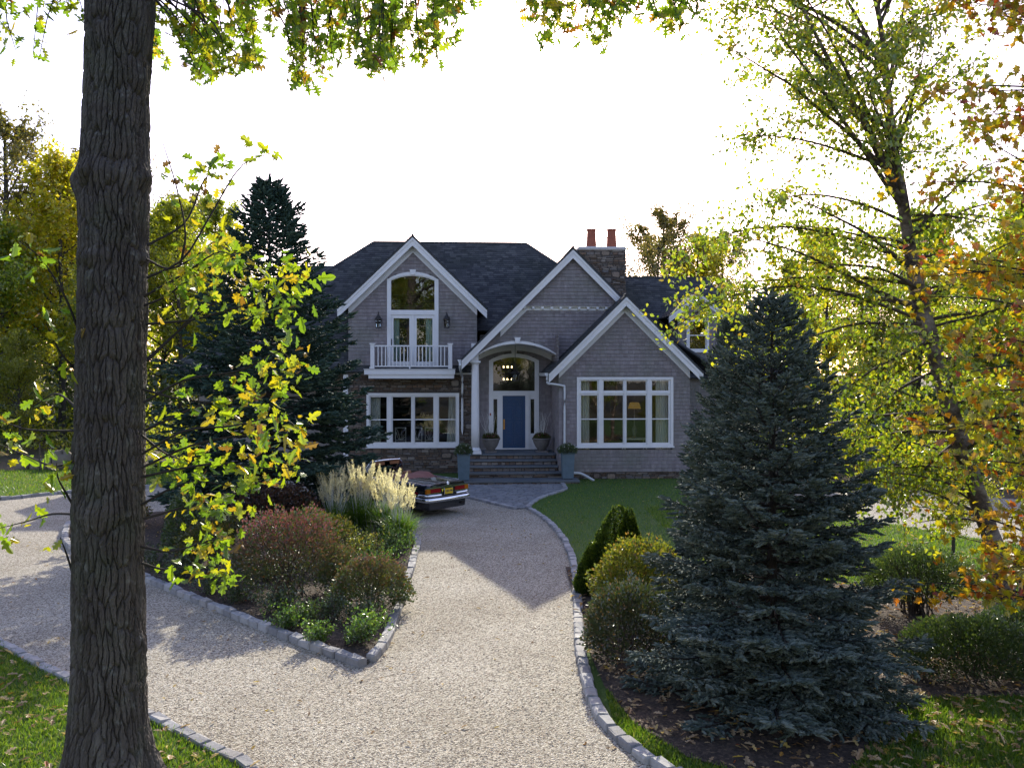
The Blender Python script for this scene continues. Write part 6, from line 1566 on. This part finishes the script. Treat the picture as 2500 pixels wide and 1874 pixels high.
# boxes of the planters and urns
def pot_plant(name, label, u, v, z, r, h, seed, mat, petals, group):
    x, y, zz = hw(u, v, z); o = SH(name, label, x, y, r, r, h, 2600, .04, mat, seed, low=.0, lumps=.1, stems=8, group=group, z=zz, cat='plant')
    rg = np.random.default_rng(seed + 1); n = 22; t = rg.uniform(0, 6.28, n); el = rg.uniform(.1, 1.2, n)
    P = np.stack([r * 1.02 * np.cos(t) * np.cos(el), r * 1.02 * np.sin(t) * np.cos(el), h * (.3 + .68 * np.sin(el))], 1); a = Acc(); cloud(a, LEAF_Q, np.repeat(P, 4, 0), rg.normal(size=(n * 4, 3)), .035, rg); obj('blossoms', a, petals, o, kind='stuff'); return o
pot_plant('flowering_plant', 'round bushy plant with white flowers in the planter left of the steps', pl1, -1.1, ZL + .93, .33, .42, 71, 'bush_leaf_green', 'white_petal', 'plants in the tall planters')
pot_plant('flowering_plant', 'round bushy plant with white flowers in the planter right of the steps', pl2, -.85, ZL + .93, .36, .38, 73, 'bush_leaf_green', 'white_petal', 'plants in the tall planters')
for k, (uu, lb) in enumerate(((ur1, 'flowers and tall dry stalks in the urn left of the door'), (ur2, 'flowers and tall dry stalks in the urn right of the door'))):
    o = pot_plant('urn_flowers', lb, uu, 1.45, ZP + .5, .33, .26, 75 + 2 * k, 'bush_leaf_olive', 'pink_petal', 'plants in the urns')
    a = Acc(); rg = np.random.default_rng(80 + k)
    for q in range(24):
        p0 = np.array([rg.normal(0, .08), rg.normal(0, .08), .1]); p1 = p0 + [rg.normal(0, .16), rg.normal(0, .1), rg.uniform(.6, 1.05)]
        tube(a, spline([p0, (p0 + p1) / 2 + rg.normal(0, .04, 3), p1], 5), np.linspace(.006, .002, 5), 4, False)
    obj('stalks', a, 'curtain', o)

# ---------- ornamental grasses
def reed(x, y, h, sp, n, npl, label, seed):
    rg = np.random.default_rng(seed); r = empty('ornamental_grass', (x, y, .05), 0, label, 'grass clump', 'plumed grasses beside the car'); bl = Acc(); pm = Acc(); stk = Acc()
    for i in range(n):
        t = rg.uniform(0, 6.28); b0 = np.array([rg.normal(0, .09), rg.normal(0, .09), -.02]); L = h * rg.uniform(.55, 1.0); o = sp * rg.uniform(.2, 1.0); hd = np.array([math.cos(t), math.sin(t), 0])
        s_ = np.linspace(0, 1, 6)[:, None]; P = b0 + hd * o * s_ ** 1.7 + np.array([0, 0, 1]) * L * (s_ - .32 * (o / sp) * s_ ** 3.2)
        wv_ = np.cross(hd, [0, 0, 1.0]) + rg.normal(0, .4, 3); wv_ = norm(wv_) * .010; ww = np.array([1, 1, .95, .8, .5, .05])[:, None]
        V = np.concatenate([P - wv_ * ww, P + wv_ * ww]); bl.add(V, [[j, j + 1, 7 + j, 6 + j] for j in range(5)])
    for i in range(npl):
        t = rg.uniform(0, 6.28); o = sp * rg.uniform(.1, .6); hd = np.array([math.cos(t), math.sin(t), 0]); L = h * rg.uniform(.78, 1.24); b0 = np.array([rg.normal(0, .08), rg.normal(0, .08), 0])
        s_ = np.linspace(0, 1, 6)[:, None]; P = b0 + hd * o * s_ ** 1.6 + np.array([0, 0, 1]) * L * s_; tube(stk, P, np.linspace(.005, .003, 6), 3, False)
        ax = norm(P[-1] - P[-2]); m = 60; f = rg.uniform(0, 1, m)[:, None]; c = P[-1] - ax * .05 + ax * f * .30; rad = .03 * np.sin(np.pi * np.clip(f * .9 + .1, 0, 1)) ** .7
        dr = norm(rg.normal(size=(m, 3))); cloud(pm, ([(-.09, 0, 0), (.09, 0, 0), (0, 1, 0)], [[0, 1, 2]]), c + dr * rad * .25, ax * 1.3 + dr, .085 * rg.uniform(.6, 1.2, m) * (1.1 - .5 * f[:, 0]), rg)
    obj('blades', bl, 'reed_blade', r, kind='stuff'); obj('stalks', stk, 'curtain', r); obj('plumes', pm, 'reed_plume', r, kind='stuff')
reed(-4.55, 22.6, 1.25, .62, 640, 60, 'plumed grass clump at the left end of the row beside the car', 91)
reed(-3.75, 22.0, 1.34, .66, 700, 74, 'tallest plumed grass clump, in front of the car cockpit', 92)
reed(-3.05, 21.6, 1.22, .62, 680, 52, 'plumed grass clump in front of the car flank', 93)
reed(-2.62, 20.7, 1.08, .66, 640, 44, 'plumed grass clump leaning over the drive beside the rear bumper', 94)
reed(-4.3, 21.6, 1.2, .62, 600, 50, 'plumed grass clump in front of the left grasses', 95)
def herb(x, y, r_, h, n, seed, label, mat='herb_leaf', lean=(0, 0)):
    rg = np.random.default_rng(seed); o = empty('garden_herb', (x, y, .05), 0, label, 'plant', 'low plants in the island bed'); st_ = Acc(); lf = Acc(); P = []; D_ = []
    for i in range(n):
        t = rg.uniform(0, 6.28); f = rg.uniform(.1, 1); p0 = np.array([rg.normal(0, .25 * r_), rg.normal(0, .25 * r_), -.02]); p1 = p0 + [r_ * f * math.cos(t) + lean[0] * .3, r_ * f * math.sin(t) + lean[1] * .3, h * rg.uniform(.5, 1.05)]
        S_ = spline([p0, (p0 + p1) / 2 + rg.normal(0, .03, 3), p1], 5); tube(st_, S_, np.linspace(.005, .002, 5), 3, False)
        k = 26; s_ = rg.uniform(.25, 1.03, k); P.append(np.stack([np.interp(s_, np.linspace(0, 1, 5), S_[:, c_]) for c_ in range(3)], 1) + rg.normal(0, .018, (k, 3))); D_.append(rg.normal(size=(k, 3)) + [0, 0, .7])
    P = np.concatenate(P); D_ = np.concatenate(D_); cloud(lf, LEAF_Q, P, D_, .042 * rg.uniform(.6, 1.3, len(P)), rg); obj('leaves', lf, mat, o, kind='stuff'); obj('stems', st_, 'twig', o)
herb(-2.42, 13.35, .38, .52, 60, 101, 'bright green leafy plant at the pointed tip of the bed', lean=(1, 0))
herb(-2.95, 13.35, .26, .36, 36, 102, 'small green leafy plant left of the bright plant at the bed tip')
herb(-3.55, 14.05, .36, .42, 44, 103, 'green leafy plant in front of the large reddening bush')
herb(-5.55, 16.35, .45, .5, 44, 104, 'green leafy plant by the kerb at the left of the bed', 'bush_leaf_green')
herb(-4.9, 15.7, .35, .35, 30, 105, 'low dark leafy plant under the large reddening bush', 'bush_leaf_green')
herb(-3.15, 18.5, .62, .8, 90, 106, 'wispy yellow-green plant in front of the plumed grasses', 'bush_leaf_yellow')
herb(-2.75, 18.0, .5, .6, 60, 107, 'wispy green plant spilling towards the drive kerb')
herb(-2.6, 19.4, .5, .75, 60, 108, 'green leafy plant below the plumed grass beside the drive')
herb(-2.55, 16.9, .3, .4, 30, 109, 'small yellowing plant on the drive kerb', 'bush_leaf_yellow')
herb(-7.6, 18.6, .5, .5, 40, 110, 'low plant hidden behind the oak trunk', 'bush_leaf_green')

for k, (x, y, lb) in enumerate(((-3.9, 15.0, 'low dark plant between the leafy plants and the large reddening bush'), (-3.1, 14.5, 'low dark plant just behind the small green plant at the bed tip'), (-4.7, 17.4, 'dark plant filling the gap left of the large reddening bush'), (-3.2, 17.6, 'dark plant behind the smaller reddening bush'), (-6.6, 17.4, 'dark low plant by the kerb behind the yellow oak leaves'), (-3.6, 20.4, 'green tuft in front of the tallest plumed grass'), (-5.2, 20.0, 'dark plant below the red-brown shrub'), (-2.35, 14.3, 'small dark plant below the smaller reddening bush'))):
    herb(x, y, .45, .5, 50, 130 + k, lb, 'bush_leaf_green')
# ---------- lawn grass, litter, boulders
rgg = np.random.default_rng(121); gb = Acc()
BLADE = ([(-.11, 0, 0), (.11, 0, 0), (.03, 1, .2), (-.03, 1, .2)], [[0, 1, 2, 3]])
def blades(poly, n, box_, size, excl=(), ymax=None, far=False):
    x = rgg.uniform(box_[0], box_[1], n); y = rgg.uniform(box_[2], box_[3], n)
    ok = inside(poly, x, y) & (np.abs(x) < .64 * y + 1.2)
    for e in excl: ok &= ~inside(e, x, y)
    x, y = x[ok], y[ok]; m = len(x); d = rgg.normal(0, .45, (m, 3)); d[:, 2] = 1
    cloud(gb, BLADE, np.stack([x, y, np.full(m, .02)], 1), d, size * rgg.uniform(.6, 1.3, m), rgg)
pl_ = [tuple(p) for p in lawn_near]; pr_ = [tuple(p[:2]) for p in lawn_right]; pf_ = [tuple(p) for p in lawn_far]
blades(pl_, 95000, (-9, -1.5, 8.5, 14.5), .055)
blades(pr_, 75000, (1.2, 8.4, 8.6, 12.0), .06, [bed_r])
blades(pr_, 70000, (4, 13, 12, 27), .075, [bed_r])
blades(pr_, 38000, (0, 8, 16, 36), .055, [bed_r])
blades(pf_, 60000, (-24, -8, 28, 42), .085)
obj('lawn_grass', gb, 'grass_blade', None, kind='stuff')
lt = Acc(); LITT = _lobed([(.17, .2), (.10, .34), (.30, .5), (.12, .62), (.22, .82)], .3)
def litter(poly, n, box_, size, z=.05, excl=(), lift=.02):
    x = rgg.uniform(box_[0], box_[1], n); y = rgg.uniform(box_[2], box_[3], n); ok = inside(poly, x, y)
    for e in excl: ok &= ~inside(e, x, y)
    x, y = x[ok], y[ok]; m = len(x); d = rgg.normal(size=(m, 3)); d[:, 2] *= .3
    cloud(lt, LITT, np.stack([x, y, z + rgg.uniform(0, lift, m)], 1), d, size * rgg.uniform(.5, 1.25, m), rgg, flat=np.array([0, 0, 2.5]))
litter(pl_, 1500, (-9, -1.5, 8.5, 14.5), .115, .06)
litter(pr_, 900, (3.5, 7.2, 8.6, 12.0), .12, .065, [bed_r]); litter(pr_, 700, (5, 13, 12, 24), .12, .06, [bed_r]); litter(pr_, 60, (0, 7, 16, 34), .11, .05)
litter(bed_r, 5200, (1, 10, 9, 19.5), .11, .06, lift=.04); litter(island, 900, (-12, -2, 12.3, 26), .08, .06, lift=.03); litter(pf_, 260, (-24, -8, 28, 42), .13, .07)
litter([tuple(p[:2]) for p in drive], 800, (-12, 2, 8.8, 30), .075, .02, [island]); 
obj('fallen_leaves', lt, 'dry_leaf', None, kind='stuff')
pb = Acc(); m = 26000; x = rgg.uniform(-8, 2.2, m); y = 8.8 + rgg.uniform(0, 1, m) ** 1.4 * 12; dr_ = [tuple(p[:2]) for p in drive]; ok = inside(dr_, x, y) & ~inside(island, x, y) & (np.abs(x) < .6 * y); x, y = x[ok], y[ok]; m = len(x)
OCT = ([(1, 0, 0), (0, 1, 0), (-1, 0, 0), (0, -1, 0), (0, 0, .8)], [[0, 1, 4], [1, 2, 4], [2, 3, 4], [3, 0, 4]])
d = rgg.normal(0, 1, (m, 3)); d[:, 2] *= .12; cloud(pb, OCT, np.stack([x, y, np.full(m, .009)], 1), d, rgg.uniform(.008, .018, m), rgg, flat=np.array([0, 0, -6.0]))
pieces('pebble', [(0, (.13, .10, .08)), (.3, (.33, .28, .22)), (.6, (.48, .42, .34)), (.9, (.62, .57, .49)), (1, (.30, .18, .10))], .75, 'island', 30, .15, .2, 80)
obj('loose_gravel', pb, 'pebble', None, kind='stuff')
us = Acc(); P = []
for (x0, x1, y0, y1, n, hh) in ((-40, -11, 40, 66, 260, 1.5), (9, 40, 30, 60, 260, 1.7)):
    cx_ = rgg.uniform(x0, x1, n); cy_ = rgg.uniform(y0, y1, n)
    for a0, b0 in zip(cx_, cy_):
        if a0 > 0 and b0 < 36 and a0 < 16: continue
        if a0 < 0 and inside(pf_, [a0], [b0])[0]: continue
        k = 70; rr_ = rgg.uniform(.5, 1.1); P.append(np.stack([a0 + rgg.normal(0, rr_, k), b0 + rgg.normal(0, rr_, k), np.abs(rgg.normal(0, hh * .55, k)) + .05], 1))
P = np.concatenate(P); cloud(us, LEAF_Q, P, rgg.normal(size=P.shape), .2 * rgg.uniform(.6, 1.3, len(P)), rgg); obj('undergrowth', us, 'wood_leaf_green', None, kind='stuff')
ev = Acc(); P = []
for (x0, x1, y0, y1, n) in ((13, 46, 34, 64, 210), (-48, -19.5, 46, 72, 170)):
    for a0, b0 in zip(rgg.uniform(x0, x1, n), rgg.uniform(y0, y1, n)):
        if a0 < 0 and a0 > -18 + (b0 - 34) * .105 - 4: continue
        if a0 > 0 and a0 < 12.5 + (b0 - 34) * .05: continue
        k = 75; h0 = rgg.uniform(2.2, 5.0); f = rgg.uniform(0, 1, k); rr_ = rgg.uniform(.9, 1.6) * (1 - .75 * f); t_ = rgg.uniform(0, 6.28, k)
        P.append(np.stack([a0 + rr_ * np.cos(t_), b0 + rr_ * np.sin(t_), .1 + h0 * f], 1))
P = np.concatenate(P); cloud(ev, LEAF_Q, P, rgg.normal(size=P.shape), .42 * rgg.uniform(.6, 1.3, len(P)), rgg); obj('evergreen_understory', ev, 'bush_leaf_green', None, kind='stuff')
fw = Acc(); n = 30000
th_ = rgg.uniform(-.95, .95, n); rr_ = rgg.uniform(76, 112, n); cl = np.sin(th_ * 61) * 1.1 + np.sin(th_ * 137 + 1) * .8 + np.sin(th_ * 23 + 2) * 1.2
hh_ = (9.5 + cl) * np.sqrt(rgg.uniform(0.002, 1, n)); P = np.stack([rr_ * np.sin(th_), rr_ * np.cos(th_), hh_], 1)
cloud(fw, LEAF_Q, P, rgg.normal(size=P.shape), rgg.uniform(.45, .95, n), rgg); obj('distant_wood', fw, 'wood_leaf_green', None, kind='stuff')
def boulder(x, y, sx, sy, sz, seed, label):
    rg = np.random.default_rng(seed); n, m = 20, 12; V = []
    ph = rg.uniform(0, 6.3, 6)
    for i in range(m + 1):
        p = math.pi * i / m
        for j in range(n):
            t = 2 * math.pi * j / n; k = 1 + .10 * math.sin(2 * t + ph[0]) + .07 * math.sin(3 * t + 3 * p + ph[1]) + .05 * math.sin(5 * t - 4 * p + ph[2])
            V.append((sx * k * math.sin(p) * math.cos(t), sy * k * math.sin(p) * math.sin(t), sz * k * math.cos(p)))
    F = [[i * n + j, (i + 1) * n + j, (i + 1) * n + (j + 1) % n, i * n + (j + 1) % n] for i in range(m) for j in range(n)]
    o = obj('boulder', Acc().addl(V, F), 'boulder_stone', None, True); o.location = (x, y, sz * .45); tag(o, label, 'boulder', 'boulders at the edge of the wood')
plain('boulder_stone', (.17, .145, .10), .9, var=.25, nscale=3, bump=.5, bscale=9)
for (px_, w_, hh, sd_, lb) in ((55, .36, .36, 1, 'leftmost small round boulder at the edge of the wood'), (97, .42, .3, 2, 'low grey boulder in the middle of the row at the wood edge'), (152, .58, .55, 3, 'largest tan boulder in the row at the wood edge'), (186, .3, .25, 4, 'small grey boulder next to the oak trunk at the wood edge')):
    x, y = G(px_, 1147); boulder(x, y, w_, w_ * .8, hh, sd_, lb)
for px_, lb in ((121, 'thin dark fence stake left of the largest boulder'), (149, 'thin dark fence stake in front of the largest boulder')):
    x, y = G(px_, 1146); o = obj('fence_stake', B((-.02, .02, -.02, .02, -.05, 1.15)), 'black_metal', None); o.location = (x, y - .8, 0); tag(o, lb, 'stake', 'stakes at the wood edge')
